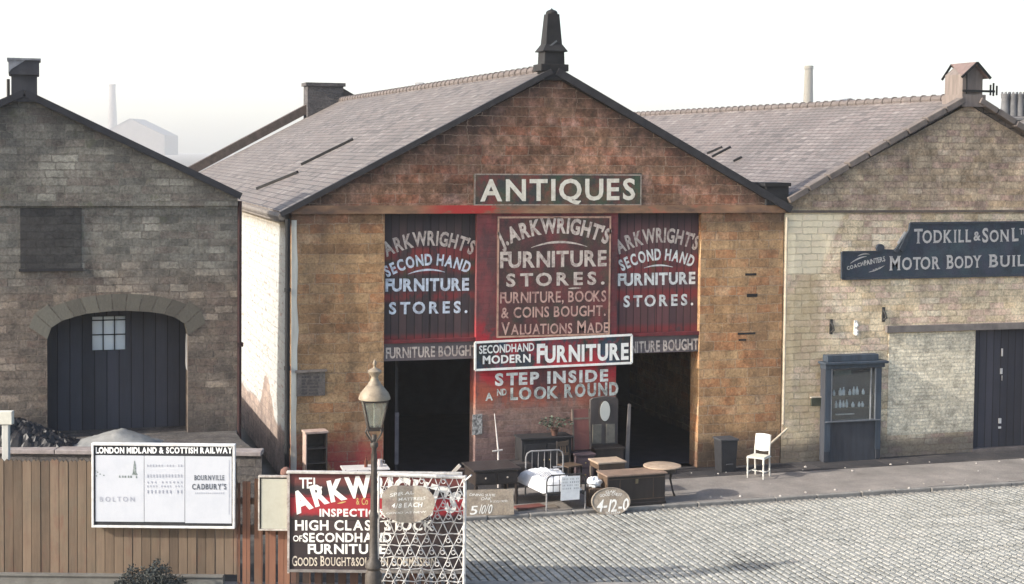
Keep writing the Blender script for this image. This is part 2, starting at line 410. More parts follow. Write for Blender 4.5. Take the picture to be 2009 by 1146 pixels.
while x < 40:
    ln = random.uniform(.75, 1.25)
    mb.box(x+.006, x+ln-.006, KERB_Y-.12+random.uniform(-.012, .012), KERB_Y-.002, -.29, .004+random.uniform(-.014, .006)); x += ln
structure(mb.build('kerb', plain('kerb_stone', (.26, .245, .22), (.13, .12, .11), 5), bevel=.02))
mb = MB(); mb.slab([(*(AX*a+FH*b).xy, .0) for a, b in ((-40, 12), (40, 12), (40, 24.50), (-40, 24.50))], .28)
structure(mb.build('near_pavement', PAVE))
mb = MB(); a = -2.0
while a < 16:
    ln = random.uniform(.7, 1.2); mb.slab([(*(AX*q+FH*b).xy, .006+random.uniform(-.01, .004)) for q, b in ((a+.005, 24.505), (a+ln-.005, 24.505), (a+ln-.005, 24.68), (a+.005, 24.68))], .28); a += ln
structure(mb.build('near_kerb', MATS['kerb_stone'], bevel=.015))
# raised railway loading bank in front of the left warehouse
BANK = 1.3; bd = 28.22
mb = MB(); e0, e1 = AX*-30+FH*bd, AX*-4.6+FH*bd
pl = [(e0.x, e0.y), (e1.x, e1.y), (3.9, 30.0), (3.9, 40), (-34, 40)]
mb.add([(x_, y_, -.28) for x_, y_ in pl]+[(x_, y_, BANK) for x_, y_ in pl], [list(range(5, 10))]+[(i, (i+1) % 5, 5+(i+1) % 5, 5+i) for i in range(5)])
structure(mb.build('loading_bank', masonry('bank_stone', [(.06, .055, .05), (.1, .09, .085), (.14, .12, .10)], (.06, .055, .05), soot=.5)))
mb = MB(); mb.M = Matrix.Translation(FH*bd) @ Matrix.Rotation(-YAW, 4, 'Z'); a = -12.0
while a < -4.7:
    ln = min(random.uniform(.9, 1.3), -4.6-a); mb.box(a+.005, a+ln-.005, -.06, .30, BANK+.002, BANK+.085); a += ln
structure(mb.build('loading_bank_coping', plain('coping_pale', (.36, .32, .30), (.14, .115, .11), 4), bevel=.012))

# ------------------------------------------------------------------ middle warehouse: the furniture store
XL, XR, XA, ZS, ZA = 5.04, 16.13, 10.60, 5.68, 8.66
YB = 54.9                                                 # its rear gable
def ex_mid(g, p, c):
    x, y, z = g.sep(p)
    n = g.noise(p, 1.1, 5, .65); n2 = g.noise(p, 3.1, 5, .7)
    # upper gable: sooty plum stone; lower bays: ochre
    up = g.step(g.math('ADD', z, g.math('MULTIPLY', n2, .5)), 5.55, 6.15)
    c = g.mix(g.math('MULTIPLY', up, .92), c, g.mix(1.0, c, g.ramp(n2, [(.28, (.27, .25, .31)), (.48, (.60, .53, .64)), (.64, (1.2, 1.05, 1.4))]), 'MULTIPLY'))
    drk = g.math('MULTIPLY', g.step(g.math('ADD', z, g.math('MULTIPLY', n2, .7)), 5.55, 5.95), g.math('SUBTRACT', 1.0, up))
    c = g.mix(g.math('MULTIPLY', drk, .6), c, (.045, .034, .03))
    # soot washed down under the coping
    rk = g.math('SUBTRACT', g.math('SUBTRACT', ZA, g.math('MULTIPLY', g.math('ABSOLUTE', g.math('SUBTRACT', x, XA)), .505)), z)
    c = g.mix(g.math('MULTIPLY', g.step(g.math('ADD', rk, g.math('MULTIPLY', n, .9)), 1.35, .35), .8), c, (.022, .019, .02))
    # red paint splashed along the foot of the wall
    red = g.math('MULTIPLY', g.step(g.math('ADD', z, g.math('MULTIPLY', n2, .9)), 1.75, .9), g.step(n, .34, .5))
    c = g.mix(g.math('MULTIPLY', red, g.math('MULTIPLY', g.step(x, 8.6, 7.2), .85)), c, (.36, .035, .045))
    damp = g.step(g.math('ADD', z, g.math('MULTIPLY', n, .6)), 1.25, .55)
    c = g.mix(g.math('MULTIPLY', damp, g.math('MULTIPLY', g.step(x, 13, 14.5), .72)), c, (.05, .042, .042))
    return c
OCHRE = [(.15, .085, .048), (.295, .165, .08), (.38, .222, .108), (.45, .288, .15), (.385, .175, .078), (.51, .35, .205)]
M_MID = masonry('ochre_stone', OCHRE, (.36, .27, .20), bw=.52, bh=.205, soot=.5, extra=ex_mid, mort_amt=1.0, late=True, bk=.5)
def ex_pier(g, p, c):
    x, y, z = g.sep(p); n = g.noise(p, 1.6, 5, .65); n2 = g.noise(g.scale(p, (1, 1, .4)), 2.6, 5, .7)
    paint = g.mix(g.ramp(n2, [(.4, 0.0), (.62, 1.0)]), (.085, .036, .040), (.21, .045, .05))
    c = g.mix(g.math('MULTIPLY', g.step(g.math('ADD', z, g.math('MULTIPLY', n, .5)), 1.75, 2.15), .9), c, paint)
    hot = g.math('MULTIPLY', g.band(g.math('ADD', z, g.math('MULTIPLY', n2, .5)), 2.2, 3.6, .3), g.step(n, .46, .60))
    c = g.mix(g.math('MULTIPLY', hot, .85), c, (.38, .022, .032))
    rust = g.math('MULTIPLY', g.band(g.math('ADD', z, g.math('MULTIPLY', n, .4)), 1.75, 2.25, .2), .7)
    c = g.mix(g.math('MULTIPLY', rust, g.step(n2, .36, .55)), c, (.36, .09, .045))
    low = g.step(g.math('ADD', z, g.math('MULTIPLY', n, .5)), 1.5, .9)
    return g.mix(g.math('MULTIPLY', low, .5), c, (.12, .085, .09))
M_PIER = masonry('painted_pier_stone', [(.14, .085, .07), (.22, .13, .10), (.29, .18, .14), (.19, .11, .105)], (.32, .23, .2), bw=.36, bh=.12, soot=.35, extra=ex_pier, bumpd=.012)
def ex_white(g, p, c):
    x, y, z = g.sep(p); n = g.noise(p, 1.3, 5, .6); n2 = g.noise(p, 9, 5, .7)
    spike = g.math('MULTIPLY', g.math('MULTIPLY', g.step(g.math('ABSOLUTE', g.math('SUBTRACT', y, 34.3)), 1.3, .1), .75), g.math('ADD', .6, g.math('MULTIPLY', n2, .8)))
    edge = g.math('ADD', g.math('ADD', 1.12, spike), g.math('MULTIPLY', g.math('SUBTRACT', n, .5), .5))
    on = g.step(g.math('SUBTRACT', z, edge), -.04, .05)
    scuff = g.math('SUBTRACT', 1.0, g.math('MULTIPLY', g.ramp(g.noise(g.scale(p, (1, .6, 2.2)), 6, 6, .75), [(.54, 0.0), (.60, 1.0)]), .9))
    on = g.math('MULTIPLY', on, scuff)
    ww = g.mix(g.ramp(n2, [(.35, 0.0), (.8, .35)]), (.36, .37, .355), (.20, .20, .18))
    topd = g.step(g.math('ADD', z, g.math('MULTIPLY', n2, .5)), 5.35, 5.75)
    return g.mix(topd, g.mix(on, c, ww), (.20, .17, .13))
M_WHITE = masonry('whitewashed_side_stone', [(.17, .13, .11), (.26, .20, .17), (.34, .26, .21)], (.3, .26, .23), bw=.5, bh=.2, soot=.2, extra=ex_white, bumpd=.02)
M_SLATE = slate('warm_grey_slate', [(.098, .084, .076), (.138, .12, .108), (.175, .155, .14), (.15, .124, .11), (.21, .188, .165)])
M_DARKSTONE = plain('sooty_stone', (.045, .042, .044), (.018, .017, .018), 4)
M_BLACK = plain('hole_shade_black', (.026, .025, .025), (.008, .0075, .008), 3.5)
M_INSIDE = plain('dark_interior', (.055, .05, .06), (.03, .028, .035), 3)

store = thing('furniture_store', 'ochre stone gabled warehouse covered in painted secondhand furniture lettering, with two tall open doorways', 'building', (XA, D, 0))
DL0, DL1, DR0, DR1 = 6.97, 8.96, 12.14, 14.11
mb = MB()
mb.box(XL, DL0, D, D+.45, 0, ZS); mb.box(DR1, XR, D, D+.45, 0, ZS)
mb.prism([(XL, ZS), (XR, ZS), (XR, 5.8), (XA, ZA-.06), (XL, 5.8)], D-.02, D+.45)
mb.build('wall', M_MID, store)
mb = MB(); mb.box(DL1, DR0, D+.001, D+.45, 0, ZS-.001); mb.build('pier', M_PIER, store)
mb = MB(); mb.box(XL, XL+.4, D+.45, YB, 0, 5.76); mb.build('side_wall', M_WHITE, store)
mb = MB(); mb.box(XR-.4, XR, D+.45, YB, 0, 5.76); mb.prism([(XL+.4, 0), (XR-.4, 0), (XR-.4, 5.76), (XA, ZA-.1), (XL+.4, 5.76)], YB-.4, YB); mb.build('rear_wall', M_MID, store)
def ex_str(g, p, c): return c
g = G('string_course_stone'); p = g.pos(); x, y, z = g.sep(p); n = g.noise(g.scale(p, (1, 1, 3)), 1.6, 6, .65)
c = g.ramp(n, [(.3, (.08, .055, .045)), (.5, (.2, .115, .07)), (.7, (.30, .18, .10))])
c = g.mix(g.math('MULTIPLY', g.step(n, .44, .56), g.band(x, 7.9, 9.7, .5)), c, (.34, .035, .03)); c = g.mix(g.math('MULTIPLY', g.step(n, .5, .7), g.band(x, 12.5, 14.5, .6)), c, (.3, .07, .05))
g.col(c); g.bump(g.noise(p, 12, 5, .7), .5, .02)
mb = MB(); mb.box(XL-.02, XR+.0, D-.075, D-.021, ZS-.0, ZS+.17); mb.build('string_course', g.m, store)
# roof
mb = MB(); e = .26
def slope(xa_, za_, xb, zb, y0, y1, t=.10):                # a roof plane from eave (xa_,za_) to ridge (xb,zb)
    if xa_ < xb: mb.slab([(xa_, y0, za_), (xb, y0, zb), (xb, y1, zb), (xa_, y1, za_)][::-1] if False else [(xa_, y1, za_), (xa_, y0, za_), (xb, y0, zb), (xb, y1, zb)], t)
    else: mb.slab([(xa_, y0, za_), (xa_, y1, za_), (xb, y1, zb), (xb, y0, zb)], t)
slope(XL-.22, 5.73, XA, ZA+.10, D-.12, YB-.35); slope(XR+.10, 5.80, XA, ZA+.10, D-.12, YB-.35)
mb.build('roof', M_SLATE, store)
mb = MB(); y = D+.2
while y < YB-.5:
    mb.M = Matrix.Translation((XA, y, ZA+.10)) @ Matrix.Rotation(R(-90), 4, 'X')
    mb.lathe([(.10, 0), (.105, .0), (.10, .38), (.125, .385), (.125, .43)], n=10); y += .44
mb.M = Matrix(); mb.build('ridge_tiles', plain('ridge_tile_clay', (.15, .125, .115), (.07, .06, .056)), store)
for sx, xe, ze in ((-1, XL-.24, 5.62), (1, XR+.12, 5.70)):
    mb = MB(); mb.bar((xe, D-.09, ze+.05), (XA+sx*.06, D-.09, ZA+.04), .13, .11 if sx < 0 else .16)
    mb.build('verge_coping', M_DARKSTONE, store)
for sx, xe in ((-1, XL-.1), (1, XR+.1)):
    mb = MB(); mb.bar((xe, YB-.1, 5.98), (XA, YB-.1, ZA+.42), .5, .30); mb.build('rear_coping', plain('coping_brown', (.12, .09, .075), (.04, .034, .03)), store)
# eave board and gutter on the whitewashed side
mb = MB(); mb.box(XL-.20, XL-.004, D+.3, YB-.5, 5.50, 5.66); mb.tube([(XL-.2, D-.05, 5.62), (XL-.2, YB-.6, 5.64)], .075)
mb.build('gutter', plain('gutter_grey', (.19, .17, .15), (.07, .06, .055)), store)
mb = MB(); mb.tube([(XL-.09, D-.07, 0), (XL-.09, D-.07, 5.58)], .05, 10)
for z in (.9, 2.5, 4.1): mb.tube([(XL-.09, D-.07, z), (XL-.09, D-.07, z+.08)], .066, 10)
mb.build('downpipe', plain('pipe_black', (.02, .02, .022), (.01, .01, .01)), store, smooth=True)
mb = MB(); zs = [0, .7, 1.5, 2.2, 2.9, 3.3, 3.9, 4.6, 5.2, 5.55]
rw = [.11, .12, .10, .13, .12, .15, .11, .13, .10, .10]
mb.prism([(XL-.003, z) for z in zs[:1]]+[(XL+w_, z) for w_, z in zip(rw, zs)]+[(XL-.003, 5.55)], D-.006, D+.002)
mb.build('whitewash_edge', plain('whitewash', (.72, .70, .62), (.42, .38, .31), 7, streak=True), store)
xg0, zg0 = ya(1499, 413); xg1, zg1 = ya(1545, 361)
mb = MB(); mb.box(xg0, xg1-.02, D-.10, D+.6, zg0+.12, zg1-.05); mb.box(xg0-.05, xg1+.02, D-.14, D+.62, zg1-.05, zg1+.03)
mb.prism([(xg1-.3, ZS+.18), (xg1-.02, ZS+.18), (xg1-.02, zg0+.12), (xg0+.1, zg0+.12)], D-.11, D+.2)
mb.build('rainwater_box', M_BLACK, store)
# front stack on the gable's point
cx = XA-.02
def zt(y): return ya(1080, y)[1]
cx = ya(1085.5, 90)[0]
mb = MB(); mb.box(cx-.31, cx+.31, D-.13, D+.42, zt(140), zt(126)); mb.box(cx-.24, cx+.24, D-.125, D+.1, zt(158), zt(139)); mb.frustum(cx, D+.13, zt(140)-.05, zt(101), .235, .24, .22, .225)
mb.build('stack_base', M_BLACK, store, bevel=.012)
mb = MB(); mb.frustum(cx, D+.13, zt(101.5), zt(99.5), .275, .28, .275, .28); mb.frustum(cx, D+.13, zt(99.5), zt(87), .27, .275, .185, .19)
mb.build('stack_skirt', M_BLACK, store)
mb = MB(); mb.frustum(cx, D+.13, zt(88), zt(27), .18, .19, .128, .135)
mb.lathe([(.128, 0), (.125, .04), (.10, .075), (.05, .095), (.018, .11), (.01, .13)], (cx, D+.13, zt(27)), 16, 1, 1.05)
mb.build('stack', M_BLACK, store)
mb = MB(); mb.bar((cx-.16, D-.085, zt(96)), (cx+.06, D-.05, zt(80)), .035, .02, (0, 1, 0)); mb.build('stay_strip', plain('lead_strip', (.16, .16, .16), (.08, .08, .08)), store)
# rear chimney
x0, z1 = ya(598, 163, YB); x1, z0 = ya(667, 205, YB)
mb = MB(); mb.box(x0, x1, YB-.62, YB+.25, 7.2, z1-.12); mb.box(x0-.07, x1+.07, YB-.69, YB+.32, z1-.12, z1)
mb.build('chimney', masonry('chimney_brick', [(.05, .048, .05), (.08, .075, .075), (.11, .10, .10)], (.12, .11, .11), bw=.25, bh=.09, soot=.3), store)
# roof lights: two thin raised strips and an open slit on the left slope
def onroof(x, y):                                          # picture point to the left roof plane
    p0 = Vector((XL-.22, D, 5.73)); n = Vector((-(ZA+.10-5.73), 0, XA-XL+.22)).normalized(); d = ray(x, y)
    return EYE+d*((p0-EYE).dot(n)/d.dot(n)), n
for a, b, wd in (((592, 325), (694, 275), .07), ((505, 372), (585, 340), .06)):
    (p, n), (q, _) = onroof(*a), onroof(*b); mb = MB(); mb.bar(p+n*.03, q+n*.03, wd, .07, n); mb.build('roof_light_frame', plain('lead_dark', (.035, .033, .034), (.015, .015, .015)), store)
# tall loft doors with the painted words, transoms beneath
def ex_door(hot):
    def f(g, p, c):
        x, y, z = g.sep(p); n = g.noise(g.scale(p, (1, 1, .6)), 2.4, 5, .65)
        for a, b in hot: c = g.mix(g.math('MULTIPLY', g.math('MULTIPLY', g.band(z, a, b, .07), g.step(n, .36, .5)), .8), c, (.25, .035, .035))
        c = g.mix(g.math('MULTIPLY', g.band(g.math('ADD', z, n), 4.9, 5.3, .2), g.math('MULTIPLY', g.step(n, .5, .64), .6)), c, (.045, .10, .035))
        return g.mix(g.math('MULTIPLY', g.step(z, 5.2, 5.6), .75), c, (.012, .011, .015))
    return f
def red_edges(g, p, c): return c
DOORC = [(.030, .025, .030), (.052, .038, .040), (.08, .05, .05), (.11, .062, .056)]
M_DOORS = [planks('loft_door_paint', DOORC, .17, .008, .45, ex_door([(4.42, 4.58), (3.85, 4.02), (4.7, 4.95), (2.95, 3.12)]), rough=.7), planks('loft_door_plum_paint', [(.045, .030, .036), (.085, .045, .048), (.13, .058, .058), (.17, .066, .068)], .17, .008, .35, ex_door([(4.35, 4.5), (3.76, 4.0), (4.55, 4.75), (2.9, 3.2)]), rough=.7)]
WHT = letters('white_sign_paint', (.76, .76, .71), (.10, .075, .075), .45)
BLU = letters('bluish_white_sign_paint', (.66, .71, .77), (.08, .07, .09), .5)
FADE = letters('faded_cream_sign_paint', (.56, .48, .41), (.12, .06, .055), .62, 12)
CRISP = letters('fresh_white_sign_paint', (.78, .77, .72), (.3, .25, .22), .25)
PINK = letters('old_pink_sign_paint', (.52, .33, .27), (.14, .05, .05), .6)
YD = D+.13; fd = wall_frame(YD); fw0 = wall_frame(D)
def T(mb, s, x0, yb0, x1, yt1, fr, Y, arch=0, yb1=None, **k):
    """text between picture columns x0..x1: baseline yb0 at the left end, cap line yt1 and baseline yb1 at the right end"""
    u0, v0 = ya(x0, yb0, Y); yb1 = yb0 if yb1 is None else yb1
    u1, vb1 = ya(x1, yb1, Y); vt1 = ya(x1, yt1, Y)[1]; h = vt1-vb1
    write(mb, s, (u0, v0), (u1, v0+h), fr, arch=arch/88, slope=vb1-v0, **k)
for i, (a, b) in enumerate(((DL0, DL1), (DR0, DR1))):
    dl = MB(); zlo = 2.98
    for k in (0, 1):
        q0 = a+(b-a)*k/2; q1 = a+(b-a)*(k+1)/2; dl.box(q0+.006, q1-.006, YD, YD+.07, zlo, ZS-.002)
    door = dl.build('loft_door', M_DOORS[i], store)
    if i: door['label'] = 'plum painted loft door above the right doorway'
    else: door['label'] = 'dark bluish loft door above the left doorway'
    l1, l2 = MB(), MB()
    if i == 0:
        T(l2, "ARKWRIGHT'S", 757, 504, 926, 472, fd, YD, 20, 500, bold=.022, gap=.06)
        T(l1, 'SECOND HAND', 759, 544, 919, 514, fd, YD, 19, 536, bold=.024)
        swash(l1, ya(800, 538, YD), ya(873, 534, YD), fd, .07, .035)
        T(l1, 'FURNITURE', 756, 571, 920, 545, fd, YD, 0, 569, bold=.028)
        T(l1, 'STORES.', 763, 616, 917, 590, fd, YD, 0, 613, gap=.34, bold=.02)
    else:
        T(l2, "ARKWRIGHT'S", 1213, 499, 1366, 463, fd, YD, 20, 491, bold=.022, gap=.06)
        T(l1, 'SECOND HAND', 1220, 532, 1358, 502, fd, YD, 18, 524, bold=.024)
        swash(l1, ya(1263, 526, YD), ya(1320, 524, YD), fd, .05, .03)
        T(l1, 'FURNITURE', 1212, 560, 1364, 533, fd, YD, 0, 556, bold=.028)
        T(l1, 'STORES.', 1223, 602, 1360, 576, fd, YD, 0, 598, gap=.34, bold=.02)
    l1.build('lettering', BLU if i == 0 else WHT, door); l2.build('arched_lettering', FADE, door)
    mb = MB(); mb.box(a, b, D+.06, D+.34, 2.60, 2.97)
    tr = mb.build('transom', planks('transom_grey_paint_%s' % ('dark' if i else 'pale'), [(.06, .05, .055), (.10, .085, .088), (.15, .12, .12)], .4, .004, .4, None, vertical=False), store)
    mb = MB(); mb.box(a, b, D+.02, D+.10, 2.972, 3.05); mb.build('rail', plain('red_rail_paint', (.2, .03, .035), (.05, .02, .022), 4), tr)
    l = MB(); fr = wall_frame(D+.06)
    if i == 0: T(l, 'FURNITURE BOUGHT', 757, 703, 936, 676, fr, D+.06, 0, 697, bold=.012, gap=.1)
    else: T(l, 'FURNITURE BOUGHT', 1207, 694, 1370, 663, fr, D+.06, 0, 685, bold=.012, gap=.1)
    l.build('lettering', FADE, tr)
# doors folded back inside, a pale strip painting the lit edge of one
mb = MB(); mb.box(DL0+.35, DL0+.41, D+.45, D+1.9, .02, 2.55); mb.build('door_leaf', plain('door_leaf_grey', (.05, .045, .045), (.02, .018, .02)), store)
mb = MB(); mb.box(DL0+.342, DL0+.42, D+.40, D+.449, .35, 1.45); mb.build('door_edge_light_strip', plain('door_edge_light_pale', (.20, .18, .19), (.07, .06, .07)), store)
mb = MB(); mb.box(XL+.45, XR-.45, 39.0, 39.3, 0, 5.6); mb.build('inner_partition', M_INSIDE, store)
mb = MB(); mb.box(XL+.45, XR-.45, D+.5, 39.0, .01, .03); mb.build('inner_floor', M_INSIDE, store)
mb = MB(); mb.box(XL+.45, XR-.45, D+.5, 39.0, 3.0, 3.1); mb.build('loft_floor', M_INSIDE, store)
mb = MB()
for a_, b_, c_, d_ in ((1465, 576, 1486, 583), (1447, 652, 1482, 657), (1449, 665, 1464, 669), (1462, 536, 1484, 541)):
    p0, p1 = ya(a_, d_), ya(c_, b_); mb = MB(); mb.box(p0[0], p1[0], D-.003, D+.01, p0[1], p1[1]); mb.build('putlog_hole_shade', M_BLACK, store)  # thin dark plates paint the shade inside small wall holes
# words painted straight on to the pier
mb = MB(); T(mb, 'STEP INSIDE', 971, 756, 1193, 724, fw0, D, 0, 747, bold=.03, gap=.22); l = mb.build('lettering', WHT, store)
mb = MB(); T(mb, 'A', 952, 786, 967, 770, fw0, D, 0, 785, bold=.02); T(mb, 'ND', 975, 776, 994, 762, fw0, D, 0, 775)
T(mb, 'LOOK', 1001, 784, 1095, 757, fw0, D, 0, 780, bold=.03, gap=.22); T(mb, 'ROUND', 1107, 779, 1213, 749, fw0, D, 0, 774, bold=.03, gap=.2)
mb.build('worn_lettering', letters('streaked_white_sign_paint', (.60, .62, .56), (.07, .06, .05), .8, 7), store)

# ------------------------------------------------------------------ signs fixed to the store
def mottled(name, base, spots, sc=2.2, rough=.6):
    g = G(name); p = g.pos(); c = base; k = 0
    for s_, amt in spots:
        v = g.n('VectorMath', {'operation': 'ADD'}, {0: p, 1: (k*3.7, 0, k*1.9)}); k += 1
        c = g.mix(g.math('MULTIPLY', g.ramp(g.noise(g.scale(v, (1, 1, .8)), sc, 5, .65), [(.47, 0.0), (.62, 1.0)]), amt), c, s_)
    f = g.noise(p, 30, 4, .7); c = g.mix(1.0, c, g.ramp(f, [(.2, .6), (.8, 1.3)]), 'MULTIPLY')
    g.col(c); g.rough(rough); g.bump(f, .25, .006); return g.m
def flat_sign(name, label, pts, mat, th, Y=D):
    """board on the store's front: picture corners bottom-left, bottom-right, top-right, top-left; returns root and lettering frame"""
    q = [ya(x, y, Y-th) for x, y in pts]
    root = thing(name, label, 'sign', ((q[0][0]+q[1][0])/2, Y, min(q[0][1], q[1][1])))
    mb = MB(); mb.prism(q, Y-th, Y-.002); mb.build('board', mat, root)
    return root, q, wall_frame(Y-th)
s, q, fr = flat_sign('antiques_sign', 'long dark board reading ANTIQUES high on the ochre gable', [(930, 405), (1258, 402), (1258, 340), (930, 343)],
    mottled('antiques_board_paint', (.040, .042, .038), [((.05, .09, .045), .7), ((.25, .035, .03), .55), ((.12, .09, .05), .5)]), .05, D-.02)
mb = MB(); T(mb, 'ANTIQUES', 942, 394, 1246, 349, fr, D-.07, 0, 391, bold=.012, gap=.17); mb.build('lettering', letters('antiques_paint', (.66, .62, .52), (.3, .22, .14), .35), s)
mb = MB(); border(mb, q[0][0], q[1][0], (q[0][1]+q[1][1])/2, (q[2][1]+q[3][1])/2, .028, fr); mb.build('border', letters('pale_line_paint', (.32, .27, .22), (.1, .07, .06), .8), s)
s, q, fr = flat_sign('furniture_stores_panel', 'tall dark panel of faded arched lettering between the two loft doors', [(974, 662), (1197, 657), (1198, 423), (976, 425)],
    mottled('stores_panel_paint', (.085, .038, .036), [((.19, .045, .045), .75), ((.05, .065, .04), .6), ((.03, .024, .024), .6)]), .035)
mb = MB(); Y1 = D-.035
T(mb, "J.ARKWRIGHT'S", 983, 486, 1191, 449, fr, Y1, 25, 479, bold=.028, gap=.05)
T(mb, 'FURNITURE', 981, 525, 1190, 490, fr, Y1, 0, 521, bold=.02); T(mb, 'STORES.', 993, 562, 1186, 532, fr, Y1, 0, 557, gap=.32, bold=.02)
swash(mb, ya(1042, 486, Y1), ya(1152, 484, Y1), fr, .11, .04); swash(mb, ya(1115, 566, Y1), ya(1140, 565, Y1), fr, 0, .03)
mb.build('lettering', FADE, s)
mb = MB(); T(mb, 'FURNITURE, BOOKS', 981, 595, 1189, 569, fr, Y1, 0, 591, bold=.006, gap=.12); T(mb, '& COINS BOUGHT.', 983, 624, 1188, 598, fr, Y1, 0, 619, bold=.006, gap=.14)
T(mb, 'VALUATIONS MADE', 983, 657, 1193, 627, fr, Y1, 0, 652, bold=.004, gap=.12, small=.82); mb.build('small_lettering', PINK, s)
mb = MB(); border(mb, q[0][0], q[1][0]-.01, q[1][1], q[3][1], .04, fr); mb.build('border', letters('orange_line_paint', (.46, .28, .2), (.12, .05, .04), .5), s)
s, q, fr = flat_sign('secondhand_furniture_board', 'white bordered board hung slightly askew across the pier, below the tall faded panel', [(932, 726), (1239, 712), (1239, 657), (932, 672)],
    mottled('furniture_board_paint', (.032, .034, .038), [((.04, .08, .13), .6), ((.05, .07, .03), .4), ((.36, .025, .034), .95)], 1.9), .09)
Y1 = D-.09; mb = MB()
T(mb, 'SECONDHAND', 940, 694, 1048, 672, fr, Y1, 0, 688, bold=.012, gap=.1); T(mb, 'MODERN', 947, 714, 1041, 694, fr, Y1, 0, 710, bold=.02, gap=.12)
T(mb, 'FURNITURE', 1053, 711, 1233, 668, fr, Y1, 0, 704, bold=.028, gap=.1, small=.88); mb.build('lettering', CRISP, s)
mb = MB(); w_ = .045
for a, b in ((0, 1), (1, 2), (2, 3), (3, 0)):
    A, B = Vector((q[a][0], D-.1, q[a][1])), Vector((q[b][0], D-.1, q[b][1])); mb.bar(A, B, w_, .03, (0, 1, 0))
mb.build('frame', CRISP, s)
s, q, fr = flat_sign('wall_plaque', 'weathered grey notice on the ochre wall beside the white downpipe edge', [(582, 778), (638, 776), (638, 728), (582, 731)],
    mottled('plaque_paint', (.14, .115, .10), [((.08, .07, .06), .8), ((.2, .17, .15), .6)], 6), .03)
mb = MB()

for k in range(6): T(mb, random.choice(['IIIIII IIII', 'IIII IIIIIII', 'III IIIII II']), 592, 742+k*6.4, 630-random.random()*8, 738+k*6.4, fr, D-.03, bold=.0)
mb.build('lettering', letters('plaque_text', (.05, .045, .045), (.12, .1, .09), .6), s)
mb = MB(); mb.bar((q[3][0]-.03, D-.05, q[3][1]+.02), (q[2][0]+.03, D-.05, q[2][1]+.02), .05, .05); mb.build('top_rail', plain('plaque_rail', (.3, .25, .21), (.08, .06, .05)), s)

# ------------------------------------------------------------------ left warehouse: sooty stone goods shed on the loading bank
LA, LZ = ya(48, 178); LR, LE = ya(466, 375); LL = 2*LA-LR; DB = D+1.05; SB = DB  # shed shaped shallow so the sun reaches the store's whitewashed side wall
def ex_left(g, p, c):
    x, y, z = g.sep(p); n = g.noise(p, .9, 5, .65); n2 = g.noise(p, 3.3, 4, .7)
    warm = g.math('MULTIPLY', g.step(g.math('ADD', z, g.math('MULTIPLY', n, 1.6)), 5.9, 4.6), .6)
    c = g.mix(warm, c, g.mix(1.0, c, g.ramp(n2, [(.3, (.8, .6, .55)), (.55, (1.15, .88, .76)), (.72, (1.5, 1.15, .9))]), 'MULTIPLY'))
    moss = g.math('MULTIPLY', g.ramp(g.noise(p, 1.9, 5, .7), [(.58, 0.0), (.68, .55)]), g.step(z, 4.6, 5.3))
    c = g.mix(moss, c, (.10, .105, .06))
    rk = g.math('SUBTRACT', g.math('SUBTRACT', LZ, g.math('MULTIPLY', g.math('ABSOLUTE', g.math('SUBTRACT', x, LA)), .465)), z)
    c = g.mix(g.math('MULTIPLY', g.step(g.math('ADD', rk, g.math('MULTIPLY', n, .7)), 1.0, .3), .7), c, (.02, .021, .024))
    return g.mix(g.math('MULTIPLY', g.step(g.math('ADD', z, n), 2.6, 1.9), .5), c, (.04, .035, .035))
M_LEFT = masonry('sooty_green_stone', [(.062, .059, .053), (.11, .103, .09), (.155, .145, .124), (.20, .185, .155), (.145, .122, .104), (.275, .258, .215)], (.13, .128, .115), bw=.36, bh=.15, soot=.42, late=True, bk=.58, sootcol=(.025, .026, .028), extra=ex_left, mort_amt=.4)
shed = thing('goods_shed', 'sooty grey green stone gabled shed with a wide arched opening behind the railway notice board', 'building', (LA, D, BANK))
arch = [(0.28, 3.25), (.31, 3.42), (.42, 3.55), (.65, 3.645), (1.05, 3.74), (1.62, 3.785), (2.2, 3.75), (2.62, 3.67), (2.86, 3.56), (2.95, 3.43), (2.97, 3.25)]
mb = MB(); st = LE-.06
mb.prism([(LL, BANK), (.28, BANK)]+arch+[(2.97, BANK), (LR, BANK), (LR, LE-.12), (LA, LZ-.12), (LL, LE-.12)], D, D+.45)
mb.build('wall', M_LEFT, shed)
mb = MB(); mb.box(LR-.4, LR, D+.45, SB, BANK-1.5, LE-.12); mb.box(LL, LL+.4, D+.45, SB, BANK, LE-.12); mb.build('side_wall', M_LEFT, shed)
# rear wall with the barred window seen through the arch
wx0, wz1 = ya(180, 621, DB-.25); wx1, wz0 = ya(247, 687, DB-.25)
mb = MB(); Yb = DB-.25
mb.box(LL+.4, wx0, Yb, DB, BANK, LE-.15); mb.box(wx1, LR-.4, Yb, DB, BANK, LE-.15); mb.box(wx0, wx1, Yb, DB, BANK, wz0); mb.box(wx0, wx1, Yb, DB, wz1, LE-.15)
mb.prism([(LL+.4, LE-.15), (LR-.4, LE-.15), (LA, LZ-.2)], Yb, DB)
mb.build('rear_wall', planks('shed_door_navy', [(.035, .036, .044), (.052, .053, .065), (.07, .07, .085)], .24, .008, .45), shed)
mb = MB(); mb.box(LL+.4, LR-.4, D+.45, Yb, LE-.3, LE-.2); mb.build('ceiling', M_INSIDE, shed)
wn = MB(); t_ = .02
for k in range(4): xx = wx0+(wx1-wx0)*k/3; wn.box(xx-t_/2, xx+t_/2, Yb+.02, Yb+.08, wz0, wz1)
for f_ in (0, .46, .88, 1.0): zz = wz0+(wz1-wz0)*f_; wn.box(wx0, wx1, Yb+.025, Yb+.075, zz-t_/2, zz+t_/2)
win = wn.build('window', plain('window_bar_dark', (.03, .03, .034)), shed)
